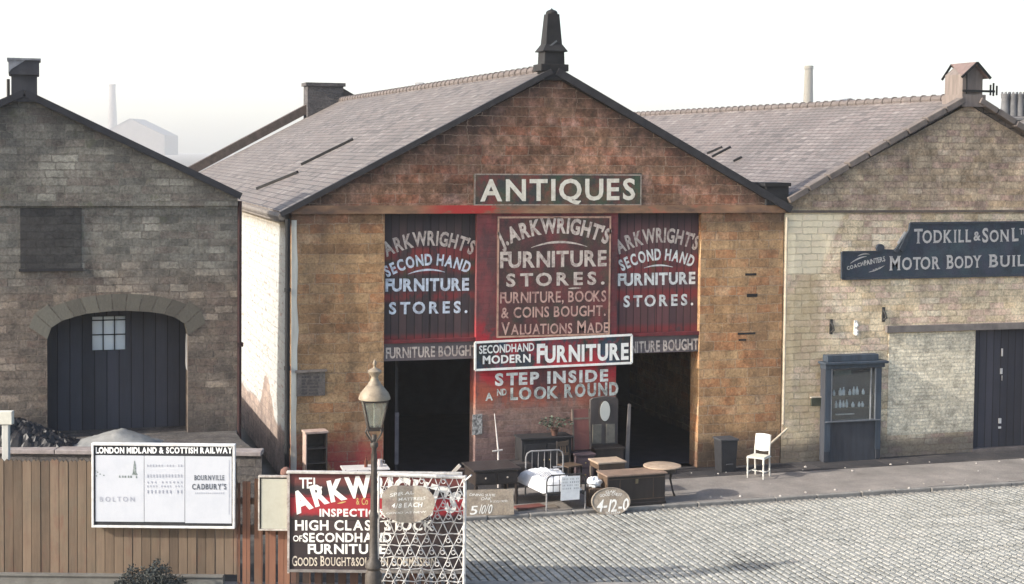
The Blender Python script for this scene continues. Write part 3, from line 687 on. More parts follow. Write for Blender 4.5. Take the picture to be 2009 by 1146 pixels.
g = G('dusty_window_glass'); tr = g.n('BsdfTranslucent', None, {0: (.92, .95, .96, 1)}); ad = g.n('MixShader', None, {0: .35, 1: tr, 2: g.b.outputs[0]})
g.col((.4, .42, .42)); g.t.links.new(ad, g.t.nodes['Material Output'].inputs[0])
mb = MB(); mb.box(wx0, wx1, Yb+.048, Yb+.054, wz0, wz1); mb.build('pane', g.m, win)
# arch stones
g = G('arch_stone'); p = g.pos(); a = g.n('Attribute', {'attribute_name': 'rnd', 'attribute_type': 'GEOMETRY'}, None, 2)
c = g.ramp(g.math('ADD', a, g.math('MULTIPLY', g.math('SUBTRACT', g.noise(p, 6, 5, .7), .5), .4)), [(.1, (.07, .06, .05)), (.5, (.10, .088, .07)), (.95, (.155, .142, .112))]); g.col(c); g.bump(g.noise(p, 20, 5, .7), .5, .02)
mb = MB(); ctr = Vector((1.62, 1.9)); ap = [Vector(q) for q in arch]
# resample the arch line evenly
seg = [(ap[i+1]-ap[i]).length for i in range(len(ap)-1)]; L = sum(seg)
def along(t):
    t = max(0, min(L, t)); i = 0
    while i < len(seg)-1 and t > seg[i]: t -= seg[i]; i += 1
    return ap[i].lerp(ap[i+1], t/seg[i])
N = 13
for k in range(N):
    q0, q1 = along(L*k/N), along(L*(k+1)/N); o0, o1 = [(q-Vector((1.62, 2.3))).normalized() for q in (q0, q1)]
    h = .34 if 1 < k < N-2 else .42
    a0, a1 = q0+o0*h, q1+o1*h; sh = (q1-q0)*.03
    r_ = .9-.55*k/N+random.uniform(-.18, .18)
    mb.prism([tuple(q1-sh), tuple(a1-sh), tuple(a0+sh), tuple(q0+sh)][::-1], D-.008, D+.30, r_)
mb.build('arch_surround', g.m, shed)
mb = MB(); x0, z0 = ya(352, 725, D+.3); x1, z1 = ya(361, 655, D+.3); mb.prism([(2.955, z0+.1), (2.968, z0), (2.968, z1), (2.958, z1-.2)], D+.12, D+.4); mb.build('jamb_light_strip', plain('jamb_light_pale', (.6, .6, .58), (.4, .4, .4)), shed)  # pale strip painting the light reflected on the right jamb
mb = MB(); x0, z0 = ya(40, 527); x1, z1 = ya(160, 408); mb.box(x0, x1, D-.016, D+.02, z0, z1)
bw_ = mb.build('blocked_window', masonry('infill_stone', [(.03, .03, .03), (.05, .048, .046), (.068, .064, .06)], (.04, .04, .038), bw=.34, bh=.15, soot=.5), shed)
mb = MB(); mb.box(x0-.03, x1+.03, D-.045, D+.02, z0-.06, z0-.004); mb.build('sill', M_DARKSTONE, bw_)
mb = MB(); z = ya(300, 403)[1]; mb.box(LL, LR, D-.05, D-.001, z-.01, z+.13); mb.build('string_course', M_LEFT, shed)
mb = MB()
slope(LL-.1, LE-.10, LA, LZ, D-.10, DB+.1, .10); slope(LR+.06, LE-.04, LA, LZ, D-.10, DB+.1, .10); mb.build('roof', M_SLATE, shed)
for xe in (LL-.1, LR+.06):
    mb = MB(); mb.bar((xe, D-.05, LE-.10), (LA, D-.05, LZ-.04), .12, .13); mb.build('verge_coping', plain('verge_blue_black', (.035, .036, .042), (.015, .015, .018), 4), shed)
mb = MB(); x0, z1 = ya(22, 140); x1, z0 = ya(73, 188); mb.box(x0, x1, D-.08, D+.7, z0-.12, z1+.05)
vs = mb.build('vent_stack', plain('vent_boards', (.05, .05, .056), (.025, .025, .028), 8, streak=True), shed)
x0, z1 = ya(17, 115); x1, z0 = ya(77, 148); mb = MB(); mb.box(x0, x1, D-.14, D+.76, z0, z1-.03)
mb.build('cap', plain('vent_cap', (.06, .06, .066), (.03, .03, .034), 6), vs)
mb = MB(); mb.prism([(x0-.004, z0+.02), (x0+.05, z0+.1), (x1-.25, z1-.03), (x0-.004, z1-.03)], D-.15, D-.141); mb.box(x0-.03, x1+.03, D-.17, D+.79, z1-.029, z1+.01)
mb.build('flashing', plain('lead_flashing', (.26, .27, .29), (.12, .12, .13), 8), vs)
mb = MB(); px, pz = ya(16, 180); mb.tube([(px, D+.2, pz-.2), (px, D+.2, pz+.25)], .03); mb.build('vent_pipe', M_DARKSTONE, shed)
mb = MB(); mb.tube([(LR+.045, D+.02, BANK-1.2), (LR+.045, D+.02, LE-.2)], .045, 10); mb.box(LR, LR+.12, D-.02, D+.1, 3.0, 3.08)
mb.build('downpipe', plain('dark_red_pipe', (.05, .02, .02), (.02, .012, .012), 8), shed, smooth=True)

# ------------------------------------------------------------------ right warehouse: pale motor body works
QA, QZ = ya(1900, 197); QL = XR+.03; QR = 2*QA-QL; QE = 5.98
def ex_right(g, p, c):
    x, y, z = g.sep(p); n = g.noise(p, .8, 5, .65); n2 = g.noise(p, 3.2, 5, .7)
    up = g.step(g.math('ADD', z, g.math('MULTIPLY', n2, .5)), 5.75, 6.1)
    c = g.mix(g.math('MULTIPLY', up, .9), c, g.mix(1.0, c, g.ramp(n2, [(.28, (.34, .33, .34)), (.5, (.54, .51, .52)), (.7, (.80, .74, .72))]), 'MULTIPLY'))
    rk = g.math('SUBTRACT', g.math('SUBTRACT', QZ, g.math('MULTIPLY', g.math('ABSOLUTE', g.math('SUBTRACT', x, QA)), .5)), z)
    c = g.mix(g.math('MULTIPLY', g.step(g.math('ADD', rk, g.math('MULTIPLY', n, .9)), 1.0, .3), .4), c, (.08, .07, .066))
    cream = g.math('MULTIPLY', g.step(g.math('ADD', x, g.math('MULTIPLY', n2, 1.5)), 18.3, 17.4), g.math('MULTIPLY', g.step(n, .36, .55), g.math('SUBTRACT', 1.0, up)))
    c = g.mix(g.math('MULTIPLY', cream, .75), c, g.ramp(n2, [(.3, (.42, .30, .16)), (.7, (.62, .50, .32))]))
    patch = g.math('MULTIPLY', g.math('MULTIPLY', g.step(g.math('ADD', x, g.math('MULTIPLY', g.math('SUBTRACT', 5.7, z), .45)), 17.75, 17.6), g.step(z, 4.25, 4.32)), g.step(z, 5.7, 5.64))
    c = g.mix(g.math('MULTIPLY', patch, .7), c, (.80, .70, .50))
    blk = g.math('MULTIPLY', g.ramp(g.noise(g.scale(p, (1, 1, .3)), 1.7, 5, .7), [(.60, 0.0), (.70, .5)]), up)
    c = g.mix(blk, c, (.05, .047, .047))
    return g.mix(g.math('MULTIPLY', g.step(g.math('ADD', z, g.math('MULTIPLY', n, .7)), 1.0, .6), .8), c, (.075, .064, .06))
CREAM = [(.44, .31, .19), (.59, .445, .28), (.68, .54, .36), (.73, .60, .41), (.61, .43, .33), (.78, .66, .48)]
M_RIGHT = masonry('cream_stone', CREAM, (.2, .15, .11), bw=.38, bh=.15, soot=.2, sootcol=(.10, .085, .075), extra=ex_right, mort_amt=.6, bumpd=.025, late=True, bk=.56)
works = thing('motor_works', 'pale cream stone gabled warehouse with long navy sign and big dark door', 'building', (QA, D, 0))
gx0 = ya(1740, 650)[0]; gz = ya(1740, 652)[1]; gx1 = ya(1913, 700)[0]; gxr = gx1+3.0
mb = MB(); mb.box(QL, gx1, D, D+.45, 0, gz); mb.box(gxr, QR, D, D+.45, 0, gz); mb.box(QL, QR, D, D+.45, gz+.15, ZS)
mb.box(QL, gx0, D, D+.45, gz, gz+.15); mb.box(gxr, QR, D, D+.45, gz, gz+.15)
mb.prism([(QL, ZS), (QR, ZS), (QR, QE-.1), (QA, QZ-.1), (QL, QE-.1)], D-.012, D+.45)
mb.build('wall', M_RIGHT, works)
mb = MB(); mb.box(gx0+.05, gx1-.02, D-.018, D+.0, .5, gz-.03); mb.build('blocked_bay', masonry('whitened_brick', [(.56, .48, .35), (.68, .60, .45), (.74, .66, .51)], (.36, .31, .25), bw=.24, bh=.085, soot=.12, sootcol=(.2, .18, .15), mort_amt=.6, bumpd=.012, extra=ex_right), works)
mb = MB(); mb.box(gx0-.05, gxr, D-.10, D+.44, gz, gz+.15); mb.build('lintel', plain('lintel_grey', (.22, .19, .17), (.09, .08, .075), 4), works)
mb = MB(); mb.box(gx1, gx1+1.48, D+.14, D+.2, .02, gz-.01); mb.box(gx1+1.50, gxr, D+.14, D+.2, .02, gz-.01)
big = mb.build('big_door', planks('big_door_navy', [(.028, .028, .036), (.045, .044, .055), (.065, .062, .075)], .2, .008, .4), works)
mb = MB(); dx = ya(1977, 700)[0]; rx = ya(1971, 700)[0]
for a, b in ((685, 700), (724, 735), (738, 748), (822, 832), (838, 842)): mb = MB(); mb.box(rx-.02+random.uniform(-.02, .05), rx+.03, D+.11, D+.139, ya(1977, b)[1], ya(1977, a)[1]); mb.build('torn_bill', plain('torn_paper', (.7, .68, .66), (.4, .38, .36)), big)
mb = MB(); mb.box(gx1-.04, gxr+.04, D-.02, D+.14, .0, .07); mb.build('threshold', plain('threshold_stone', (.18, .15, .14), (.08, .07, .065)), works)
mb = MB(); mb.box(QL, QL+.4, D+.45, 62, 0, QE-.15); mb.box(QR-.4, QR, D+.45, 62, 0, QE-.15); mb.prism([(QL+.4, 0), (QR-.4, 0), (QR-.4, QE-.15), (QA, QZ-.2), (QL+.4, QE-.15)], 61.6, 62); mb.build('side_wall', M_RIGHT, works)
mb = MB(); mb.box(QL, QR, D-.05, D-.013, ZS-.005, ZS+.05); mb.build('string_course', plain('works_string', (.16, .125, .10), (.05, .043, .04), 3), works)
mb = MB(); slope(QL-.02, QE-.07, QA, QZ+.06, D+.05, 62, .1); slope(QR+.1, QE-.07, QA, QZ+.06, D+.05, 62, .1)
mb.build('roof', slate('warm_pinkish_slate', [(.125, .106, .096), (.165, .141, .128), (.20, .174, .158), (.175, .142, .128), (.235, .205, .185)], .30, .17), works)
mb = MB(); y = D+.6
while y < 61.5:
    mb.M = Matrix.Translation((QA, y, QZ+.06)) @ Matrix.Rotation(R(-90), 4, 'X')
    mb.lathe([(.10, 0), (.10, .38), (.125, .385), (.125, .43)], n=10); mb.M = Matrix(); y += .44
mb.build('ridge_tiles', MATS['ridge_tile_clay'], works)
e_ = Vector((QL, D-.06, QE-.02)); q_ = Vector((QA-.2, D-.06, QZ+.02)); NB = 9
for s_ in (0, 1):
    mb = MB()
    for k in range(NB):
        a, b = e_.lerp(q_, k/NB+.004), e_.lerp(q_, (k+1)/NB-.004); j = Vector((0, random.uniform(-.015, .015), random.uniform(-.012, .012)))
        if s_: a, b = [Vector((2*QA-v.x, v.y, v.z)) for v in (a, b)]
        mb.bar(a+j, b+j, .26, .14)
    mb.build('verge_coping', plain('coping_sandstone', (.17, .142, .125), (.07, .06, .055), 3), works, bevel=.015)
# turret at the gable point
tx0, tz1 = ya(1884, 146); tx1, tz0 = ya(1922, 200)
mb = MB(); tz0 = QZ-.05; ty0, ty1 = D-.10, D+.62
mb.box(tx0-.03, tx1+.06, ty0-.05, ty1+.05, tz0-.1, tz0+.18); mb.prism([(tx0, tz0+.18), (tx1, tz0+.18), (tx1, tz1), ((tx0+tx1)/2+.02, ya(1902, 126)[1]), (tx0, tz1)], ty0, ty1)
tt = mb.build('turret', plain('turret_boards', (.20, .165, .145), (.09, .075, .068), 9, streak=True), works)
tc = (tx0+tx1)/2+.02; tz = ya(1902, 122)[1]; mb = MB()
mb.slab([(tc, ty0-.13, tz), (tc, ty1+.2, tz), (tx0-.10, ty0-.13, tz1-.06)], .04); slope(tx1+.10, tz1-.07, tc, tz, ty0-.13, ty1+.2, .04)
mb.build('turret_roof', plain('turret_slate', (.20, .14, .125), (.09, .07, .065), 9), tt)
mb = MB(); mb.bar((tx0-.12, ty0-.14, tz1-.08), (tc, ty0-.14, tz-.02), .03, .05); mb.bar((tx1+.12, ty0-.14, tz1-.09), (tc, ty0-.14, tz-.02), .03, .06)
mb.box(tx0+.09, tx0+.115, ty0-.02, ty0-.001, tz0+.2, tz1+.05); mb.box(tx0-.02, tx1+.30, ty0-.06, ty0-.02, tz0+.24, tz0+.29)
for q_, zz in ((tx1+.19, .1), (tx1+.27, .14), (tx1+.36, .08)): mb.box(q_-.012, q_+.012, ty0-.06, ty0-.02, tz0+.20-zz*.3, tz0+.32+zz)
P1 = Vector((ya(1848, 157, D+.8)[0], D+.8, ya(1848, 157, D+.8)[1])); mb.bar((tc, D+.8, tz-.02), P1, .03, .05)
mb.build('barge_board', M_BLACK, tt)
# strips on its left roof slope
mb = MB()
def onroof2(x, y):
    p0 = Vector((QL-.02, D, QE-.07)); n = Vector((-(QZ+.06-QE+.07), 0, QA-QL+.02)).normalized(); d = ray(x, y)
    return EYE+d*((p0-EYE).dot(n)/d.dot(n)), n
for a, b, wd in (((1398, 309), (1434, 290), .06), ((1388, 303), (1418, 290), .03), ((1440, 318), (1456, 310), .05)):
    (p, n), (q, _) = onroof2(*a), onroof2(*b); mb = MB(); mb.bar(p+n*.03, q+n*.03, wd, .06, n); mb.build('roof_light_frame', MATS['lead_dark'], works)
# fittings on the wall
def box_at(name, x0, y0, x1, y1, dep, mat, par):
    a, zb = ya(x0, y1, D-dep); b, zt_ = ya(x1, y0, D-dep); mb = MB(); mb.box(a, b, D-dep, D-.001, zb, zt_); return mb.build(name, mat, par, bevel=.008)
pb = plain('bracket_iron', (.05, .048, .045), (.02, .02, .02), 12); pw = plain('insulator_white', (.75, .73, .70), (.4, .38, .36))
for n_, x_, y_, m_ in (('iron_bracket', 1632, 642, pb), ('white_insulator', 1680, 644, pw), ('iron_bracket', 1735, 618, pb)):
    x0, z0 = ya(x_, y_+14, D-.06); mb = MB(); mb.box(x0-.035, x0+.035, D-.03, D-.001, z0, z0+.34)
    if m_ is pw: mb.lathe([(.03, 0), (.045, .03), (.03, .07), (.05, .10), (.02, .13)], (x0, D-.07, z0), 10); mb.lathe([(.03, 0), (.045, .03), (.02, .09)], (x0, D-.07, z0+.2), 10)
    else: mb.tube([(x0, D-.03, z0+.05), (x0+.02, D-.12, z0+.1), (x0, D-.1, z0+.2), (x0-.02, D-.03, z0+.28)], .022, 8)
    mb.build(n_, m_, works)
mb = MB(); xw = ya(1536, 600)[0]; mb.tube([(QL+.02, D-.05, .9), (QL+.02, D-.05, ZS-.1)], .03, 8); mb.tube([(QL+.02, D-.05, .9), (QL+.12, D-.07, .8), (QL-.35, D-.1, .45)], .025, 8)
mb.build('thin_pipe', plain('thin_pipe_cream', (.5, .44, .34), (.25, .21, .16)), works)
x0, zb = ya(1591, 797, D-.03); x1, zt_ = ya(1613, 780, D-.03)
pl = thing('small_wall_box', 'small green box screwed to the cream wall left of the blue display cabinet', 'box', ((x0+x1)/2, D, zb))
mb = MB(); mb.box(x0, x1, D-.05, D-.001, zb, zt_); mb.build('case', plain('box_green', (.07, .075, .05), (.04, .042, .03)), pl, bevel=.01)
mb = MB(); mb.box(x0-.02, x1+.03, D-.065, D-.001, zt_+.001, zt_+.03); mb.tube([(x1+.03, D-.03, zt_), (x1+.03, D-.03, .55)], .018, 8); mb.build('conduit', plain('conduit_pale', (.55, .48, .38), (.3, .26, .2)), pl)

# long navy signboard with a raised upper panel and scrolled shoulder
q = [ya(*p_, D-.07) for p_ in ((1652, 547), (2190, 536), (2190, 434), (1786, 438), (1784, 452), (1757, 490), (1722, 489), (1722, 494), (1652, 495))]
s = thing('motor_body_sign', 'long stepped navy signboard with scrolled shoulder above the big dark door', 'sign', (q[0][0]+2.5, D, q[0][1]))
mb = MB(); mb.prism(q, D-.07, D-.002); NAVY = mottled('sign_navy_paint', (.030, .042, .058), [((.05, .075, .08), .6), ((.022, .024, .03), .6), ((.05, .045, .07), .5)])
mb.build('board', NAVY, s)
mb = MB(); Y1 = D-.07; fr = wall_frame(Y1)
GREY = letters('grey_gilt_letters', (.42, .40, .38), (.12, .12, .13), .45)
T(mb, 'TODKILL', 1793, 477, 1905, 446, fr, Y1, 0, 474.5, bold=.01, serif=True, gap=.10, small=.88); T(mb, '&', 1910, 472, 1924, 453, fr, Y1, 0, 471); T(mb, 'SON', 1927, 475, 1980, 445, fr, Y1, 0, 473, bold=.01, serif=True, small=.84)
T(mb, 'L', 1984, 473, 1998, 446, fr, Y1, 0, 472, serif=True); T(mb, 'TD', 2000, 460, 2016, 447, fr, Y1, 0, 459)
T(mb, 'MOTOR', 1744, 530, 1845, 499, fr, Y1, 0, 527, bold=.01, serif=True, gap=.10, small=.88); T(mb, 'BODY', 1856, 527, 1926, 497, fr, Y1, 0, 524, bold=.01, serif=True, gap=.10, small=.88)
T(mb, 'BUILDERS', 1939, 524, 2085, 494, fr, Y1, 0, 519, bold=.01, serif=True, gap=.10, small=.88)
mb.build('lettering', GREY, s)
mb = MB(); T(mb, 'COACH', 1662, 530, 1695, 513, fr, Y1, 0, 520, serif=True, gap=.06); T(mb, 'PAINTERS', 1696, 521, 1737, 502, fr, Y1, 0, 512, bold=.01, gap=.06)
T(mb, 'ETC', 1713, 533, 1728, 523, fr, Y1, 0, 527, bold=.01); swash(mb, ya(1668, 517, Y1), ya(1700, 503, Y1), fr, .03, .03); swash(mb, ya(1682, 503, Y1), ya(1706, 499, Y1), fr, .03, .025); swash(mb, ya(1704, 534, Y1), ya(1735, 521, Y1), fr, -.02, .025)
mb.build('diagonal_lettering', letters('grey_gilt_small', (.45, .43, .40), (.12, .12, .13), .35), s)
mb = MB()
for a, b in ((0, 1), (2, 3), (0, 8), (8, 7), (3, 4)): mb.bar((q[a][0], D-.08, q[a][1]), (q[b][0], D-.08, q[b][1]), .05, .04, (0, 1, 0))
mb.bar((q[4][0]+.02, D-.085, q[4][1]), (q[5][0]+.12, D-.085, q[5][1]-.02), .10, .05, (0, 1, 0))
mb.ellipse(q[6][0]+.06, q[6][1]+.03, .10, .09, D-.10, D-.03, 16); mb.ellipse(q[5][0]+.03, q[5][1]-.02, .06, .05, D-.105, D-.03, 16)
mb.build('moulding', plain('navy_moulding', (.05, .06, .075), (.022, .026, .034), 8), s)
mb = MB(); sx0, sz0 = ya(1760, 478, D-.09); sx1, sz1 = ya(1775, 455, D-.09); mb.bar((sx0, D-.115, sz0), (sx1, D-.115, sz1), .05, .012, (0, 1, 0)); mb.build('scroll_highlight', GREY, s)

# blue display cabinet on the wall
x0, zb = ya(1616, 893, D-.22); x1, zt_ = ya(1731, 694, D-.22)
cab = thing('display_cabinet', 'blue grey glazed shop display cabinet with two rows of pale goods, against the cream wall', 'cabinet', ((x0+x1)/2, D, 0))
BLUE = plain('cabinet_blue_paint', (.055, .075, .10), (.03, .034, .042), 7, streak=True, rough=.5)
_, zs_ = ya(1680, 824, D-.22); _, zg1 = ya(1680, 722, D-.22); YF = D-.22
mb = MB(); mb.box(x0+.02, x1-.02, YF+.02, D-.001, .0, zs_-.03); mb.box(x0, x0+.12, YF, D-.002, .03, zg1); mb.box(x1-.12, x1, YF, D-.002, .03, zg1); mb.box(x0+.121, x1-.121, D-.03, D-.003, zs_-.03, zg1)
mb.build('carcass', plain('cabinet_slate_paint', (.05, .055, .066), (.028, .028, .033), 7, streak=True), cab, bevel=.006)
for q_ in (x0+.01, x1-.15): mb = MB(); mb.box(q_, q_+.14, YF-.012, YF-.001, .25, zg1); mb.build('pilaster', BLUE, cab, bevel=.004)
mb = MB(); mb.box(x0-.02, x1+.05, YF-.05, D-.004, zg1+.001, zg1+.10); mb.box(x0-.07, x1+.10, YF-.13, D-.005, zg1+.10, zg1+.16); mb.box(x0+.04, x1-.10, YF-.02, D-.006, zg1+.16, zt_)
mb.build('cornice', BLUE, cab, bevel=.012)
mb = MB(); mb.box(x0+.02, x1-.02, YF-.05, D-.04, zs_-.03, zs_); sill = mb.build('sill', plain('cabinet_sill', (.13, .14, .16), (.06, .065, .07)), cab, bevel=.006)
mb = MB()
for q_ in (x0+.155, x1-.175, x1-.29): mb = MB(); mb.box(q_, q_+.022, YF-.01, YF+.02, zs_, zg1-.002); mb.build('glazing_bar', plain('glazing_bar_pale', (.30, .31, .32), (.15, .15, .16)), cab)
sh = []
for yy in (771, 795): _, z_ = ya(1670, yy+4, D-.1); sh.append(z_)
mb = MB()
for z_ in sh: mb = MB(); mb.box(x0+.125, x1-.125, D-.17, D-.035, z_-.02, z_); mb.build('shelf', plain('shelf_dark', (.06, .065, .06), (.03, .03, .03)), cab)
mb = MB(); mb.box(x0+.34, x0+.80, D-.16, D-.1, zs_+.12, zs_+.14); mb.build('tray', plain('tray_pale', (.5, .5, .48), (.3, .3, .3)), cab)
GOODS = plain('goods_pale', (.62, .64, .66), (.35, .4, .42))
for k, z_ in enumerate(sh):                              # the bottles stand on the shelves: things of their own
    xx = x0+.20
    while xx < x1-.38:
        r_ = random.choice([.035, .04, .03]); h = random.choice([.17, .19, .13]) if k == 0 else random.choice([.16, .18, .12])
        mb = MB(); mb.lathe([(r_*.8, 0), (r_, .02), (r_, h*.55), (r_*.45, h*.8), (r_*.4, h)], (xx, D-.1, z_+.001), 10); xx += random.choice([.085, .10, .16])
        tag(mb.build('bottle', GOODS, smooth=True), 'pale bottle on the %s shelf inside the blue display cabinet' % ('upper', 'lower')[k], 'bottle', 'pale bottles on the %s cabinet shelf' % ('upper', 'lower')[k])
mb = MB(); mb.box(x0+.3, x0+.75, D-.065, D-.04, zg1-.17, zg1-.07); mb.build('card', plain('card_grey_green', (.16, .19, .16), (.09, .1, .09)), cab)
g = G('cabinet_glass'); tb = g.n('BsdfTransparent', None, {0: (.82, .86, .88, 1)}); gl = g.n('BsdfGlossy', None, {0: (.9, .9, .9, 1), 1: .04}); mx = g.n('MixShader', None, {0: .07, 1: tb, 2: gl}); g.t.links.new(mx, g.t.nodes['Material Output'].inputs[0])
mb = MB(); mb.box(x0+.124, x1-.124, YF+.004, YF+.009, zs_, zg1-.001); mb.build('pane', g.m, cab)

# ------------------------------------------------------------------ far things in the haze
def stack_far(name, label, x0, x1, xt0, xt1, ytop, dist, mat):
    """round tapering factory chimney at its own distance"""
    a, b = at(x0, 240, dist), at(x1, 240, dist); t0, t1 = at(xt0, ytop, dist), at(xt1, ytop, dist); c = (a+b)/2; rb = (b-a).length/2; rt = (t1-t0).length/2; top = t0.z
    root = thing(name, label, 'chimney', (c.x, c.y, 0)); rb += (rb-rt)*.6
    mb = MB(); mb.lathe([(rb, 0), (rt, top-.04*top)], (c.x, c.y, 0), 20); mb.build('shaft', mat, root, smooth=True)
    mb = MB(); mb.lathe([(rt, 0), (rt*1.12, top*.008), (rt*1.12, top*.034), (rt*1.02, top*.04)], (c.x, c.y, top*.96), 20); mb.build('cap', mat, root, smooth=True); return root
FARB = plain('far_brick', (.16, .14, .13), (.1, .09, .085), .3)
stack_far('factory_chimney', 'pale tapering factory chimney above the right warehouse roof', 1574, 1596, 1578, 1594, 129, 620, plain('far_buff_brick', (.22, .20, .15), (.14, .125, .1), .3))
stack_far('factory_chimney', 'ghostly tall factory chimney in thick haze above the sooty shed', 211, 230, 215, 227, 165, 1700, FARB)
stack_far('factory_chimney', 'stub of a hazy chimney showing above the ochre store roof ridge', 813, 833, 815, 832, 162, 1300, FARB)
def far_block(name, label, pts, dist, dep):
    P = [at(x, y, dist) for x, y in pts]; c = sum(P, Vector())/len(P); root = thing(name, label, 'building', (c.x, c.y, 0))
    Q = [(p.dot(AX), p.z) for p in P]; mb = MB(); mb.M = Matrix.Translation(FH*dist) @ Matrix.Rotation(-YAW, 4, 'Z')
    xs = [q[0] for q in Q]; mb.prism([(min(xs), -.2), (max(xs), -.2)]+[q for q in Q[2:]], 0, dep); mb.build('wall', FARB, root)
    mb = MB(); mb.M = Matrix.Translation(FH*dist) @ Matrix.Rotation(-YAW, 4, 'Z'); Q2 = Q[2:]
    for k in range(len(Q2)-1):
        (ax_, az), (bx, bz) = Q2[k], Q2[k+1]; mb.bar((ax_, dep/2, az+.15), (bx, dep/2, bz+.15), dep+1, .3)
    mb.build('roof', plain('far_slate', (.10, .10, .115), (.07, .07, .08), .3), root)
far_block('mill_building', 'faint gabled mill in the haze beside the ghostly chimney', [(200, 320), (323, 320), (323, 266), (255, 233), (200, 262)], 1500, 60)
far_block('distant_warehouse', 'low hazy warehouse roof just showing over the right warehouse ridge', [(1525, 260), (1700, 260), (1700, 206), (1668, 194), (1640, 203), (1525, 209)], 600, 40)
# chimney stack with pots behind the right warehouse
c0, c1 = at(1984, 222, 62), at(2030, 222, 62); bx = (c1-c0).length; root = thing('house_chimney', 'squat grey house chimney with a row of crown pots behind the right warehouse', 'chimney', (c0.x, c0.y, 0))
GP = plain('grey_pot', (.14, .14, .145), (.07, .07, .072), 6)
mb = MB(); mb.M = Matrix.Translation(FH*62) @ Matrix.Rotation(-YAW, 4, 'Z'); l0 = c0.dot(AX); mb.box(l0-.42, l0+1.6, 0, .7, 0, c0.z-.28); mb.box(l0-.5, l0+1.7, -.06, .78, c0.z-.28, c0.z-.18)
mb.build('stack', GP, root)
for xp in (1972, 1987, 2001, 2018):
    p = at(xp, 219, 62.3); h = 34/ (F_/62.3); mb = MB()
    mb.lathe([(.20, -.2), (.19, 0), (.165, h*.35), (.155, h*.72), (.175, h*.8), (.19, h)], (p.x, p.y, p.z), 12)
    for k in range(6): aa = k*math.pi/3; mb.lathe([(.05, 0), (.03, .09)], (p.x+.15*math.cos(aa), p.y+.15*math.sin(aa), p.z+h), 6)
    mb.build('pot', GP, root, smooth=True)
mb = MB(); P = at(1998, 262, 58); root2 = thing('slate_outbuilding', 'slate roofed building half hidden behind the right warehouse gable', 'building', (P.x+3, P.y, 0))
mb.M = Matrix.Translation(FH*58) @ Matrix.Rotation(-YAW, 4, 'Z'); l0 = P.dot(AX); mb.prism([(l0-.5, 0), (l0+8, 0), (l0+8, P.z-.3), (l0+4, P.z+1.2), (l0-.5, P.z-.3)], 0, 8); mb.build('wall', M_DARKSTONE, root2)
mb = MB(); mb.M = Matrix.Translation(FH*58) @ Matrix.Rotation(-YAW, 4, 'Z'); mb.bar((l0-.7, 4, P.z-.2), (l0+4, 4, P.z+1.4), 8.4, .12); mb.bar((l0+8.2, 4, P.z-.2), (l0+4, 4, P.z+1.4), 8.4, .12); mb.build('roof', M_SLATE, root2)

# ------------------------------------------------------------------ railway fence, boards and lamp (frame turned to face the camera side)
def floc(d, x=0.0): return AX*x+FH*d
def FM(d): return Matrix.Translation(FH*d) @ Matrix.Rotation(-YAW, 4, 'Z')
def fence_frame(d):
    M_ = FM(d); return lambda u, v, p: M_ @ Vector((u, -p, v))
FD = 24.3
def TF(mb, s, x0, yb0, x1, yt1, d, yb1=None, arch=0, **k):
    u0, v0 = fa(x0, yb0, d); yb1 = yb0+(x1-x0)*.0 if yb1 is None else yb1
    u1, vb = fa(x1, yb1, d); h = fa(x1, yt1, d)[1]-vb
    write(mb, s, (u0, v0), (u1, v0+h), fence_frame(d), arch=arch/(F_/d), slope=vb-v0, **k)
fence = thing('plank_fence', 'brown close boarded fence of upright planks along the railway yard', 'fence', floc(FD, -5))
def ex_fence(g, p, c):
    n = g.noise(p, 1.2, 5, .65); n2 = g.noise(g.scale(p, (1, 1, .25)), 2.4, 5, .7)
    c = g.mix(g.ramp(n, [(.5, 0.0), (.66, .6)]), c, (.115, .095, .068))
    return g.mix(g.ramp(n2, [(.56, 0.0), (.68, .45)]), c, (.14, .05, .035))
PLANK = planks('fence_brown', [(.065, .046, .032), (.105, .075, .052), (.14, .10, .068), (.175, .127, .088), (.13, .08, .056)], .147, .004, .45, ex_fence)
xl = fa(-420, 905, FD)[0]; xr = fa(465, 905, FD)[0]; x180 = fa(185, 905, FD)[0]; ft = fa(300, 905, FD)[1]
zp = fa(300, 1128, FD)[1]+.02
mb = MB(); mb.M = FM(FD); x = math.floor(xl/.147)*.147
# planks share the painted board pattern; the pointed tops are cut into the outline
while x < xr:
    z1 = ft+random.uniform(-.012, .012); a, b = x+.003, min(x+.144, xr); j = random.uniform(-.006, .006)
    if x < x180: mb.prism([(a, zp), (b, zp), (b, z1-.03), (b-.04, z1+.012), ((a+b)/2, z1-.02), (a+.04, z1+.012), (a, z1-.03)], j, .024+j)
    else: mb.prism([(a, zp), (b, zp), (b, z1), (a, z1)], j, .024+j)
    x += .147
mb.build('plank_panel', PLANK, fence)
mb = MB(); mb.M = FM(FD); mb.box(xl, xr, .026, .10, .45, .55); mb.build('rail', plain('rail_brown', (.09, .055, .035), (.04, .028, .02)), fence); mb = MB(); mb.M = FM(FD); mb.box(xl, xr, .026, .10, 1.55, 1.65); mb.build('rail', MATS['rail_brown'], fence)
mb = MB(); mb.M = FM(FD); zp = fa(300, 1128, FD)[1]; mb.box(xl, fa(440, 905, FD)[0], -.10, .06, 0, zp); mb.box(xl, fa(440, 905, FD)[0], -.13, .08, zp, zp+.02); mb.build('gravel_board', plain('gravel_board_grey', (.17, .165, .15), (.085, .08, .072), 3), fence)
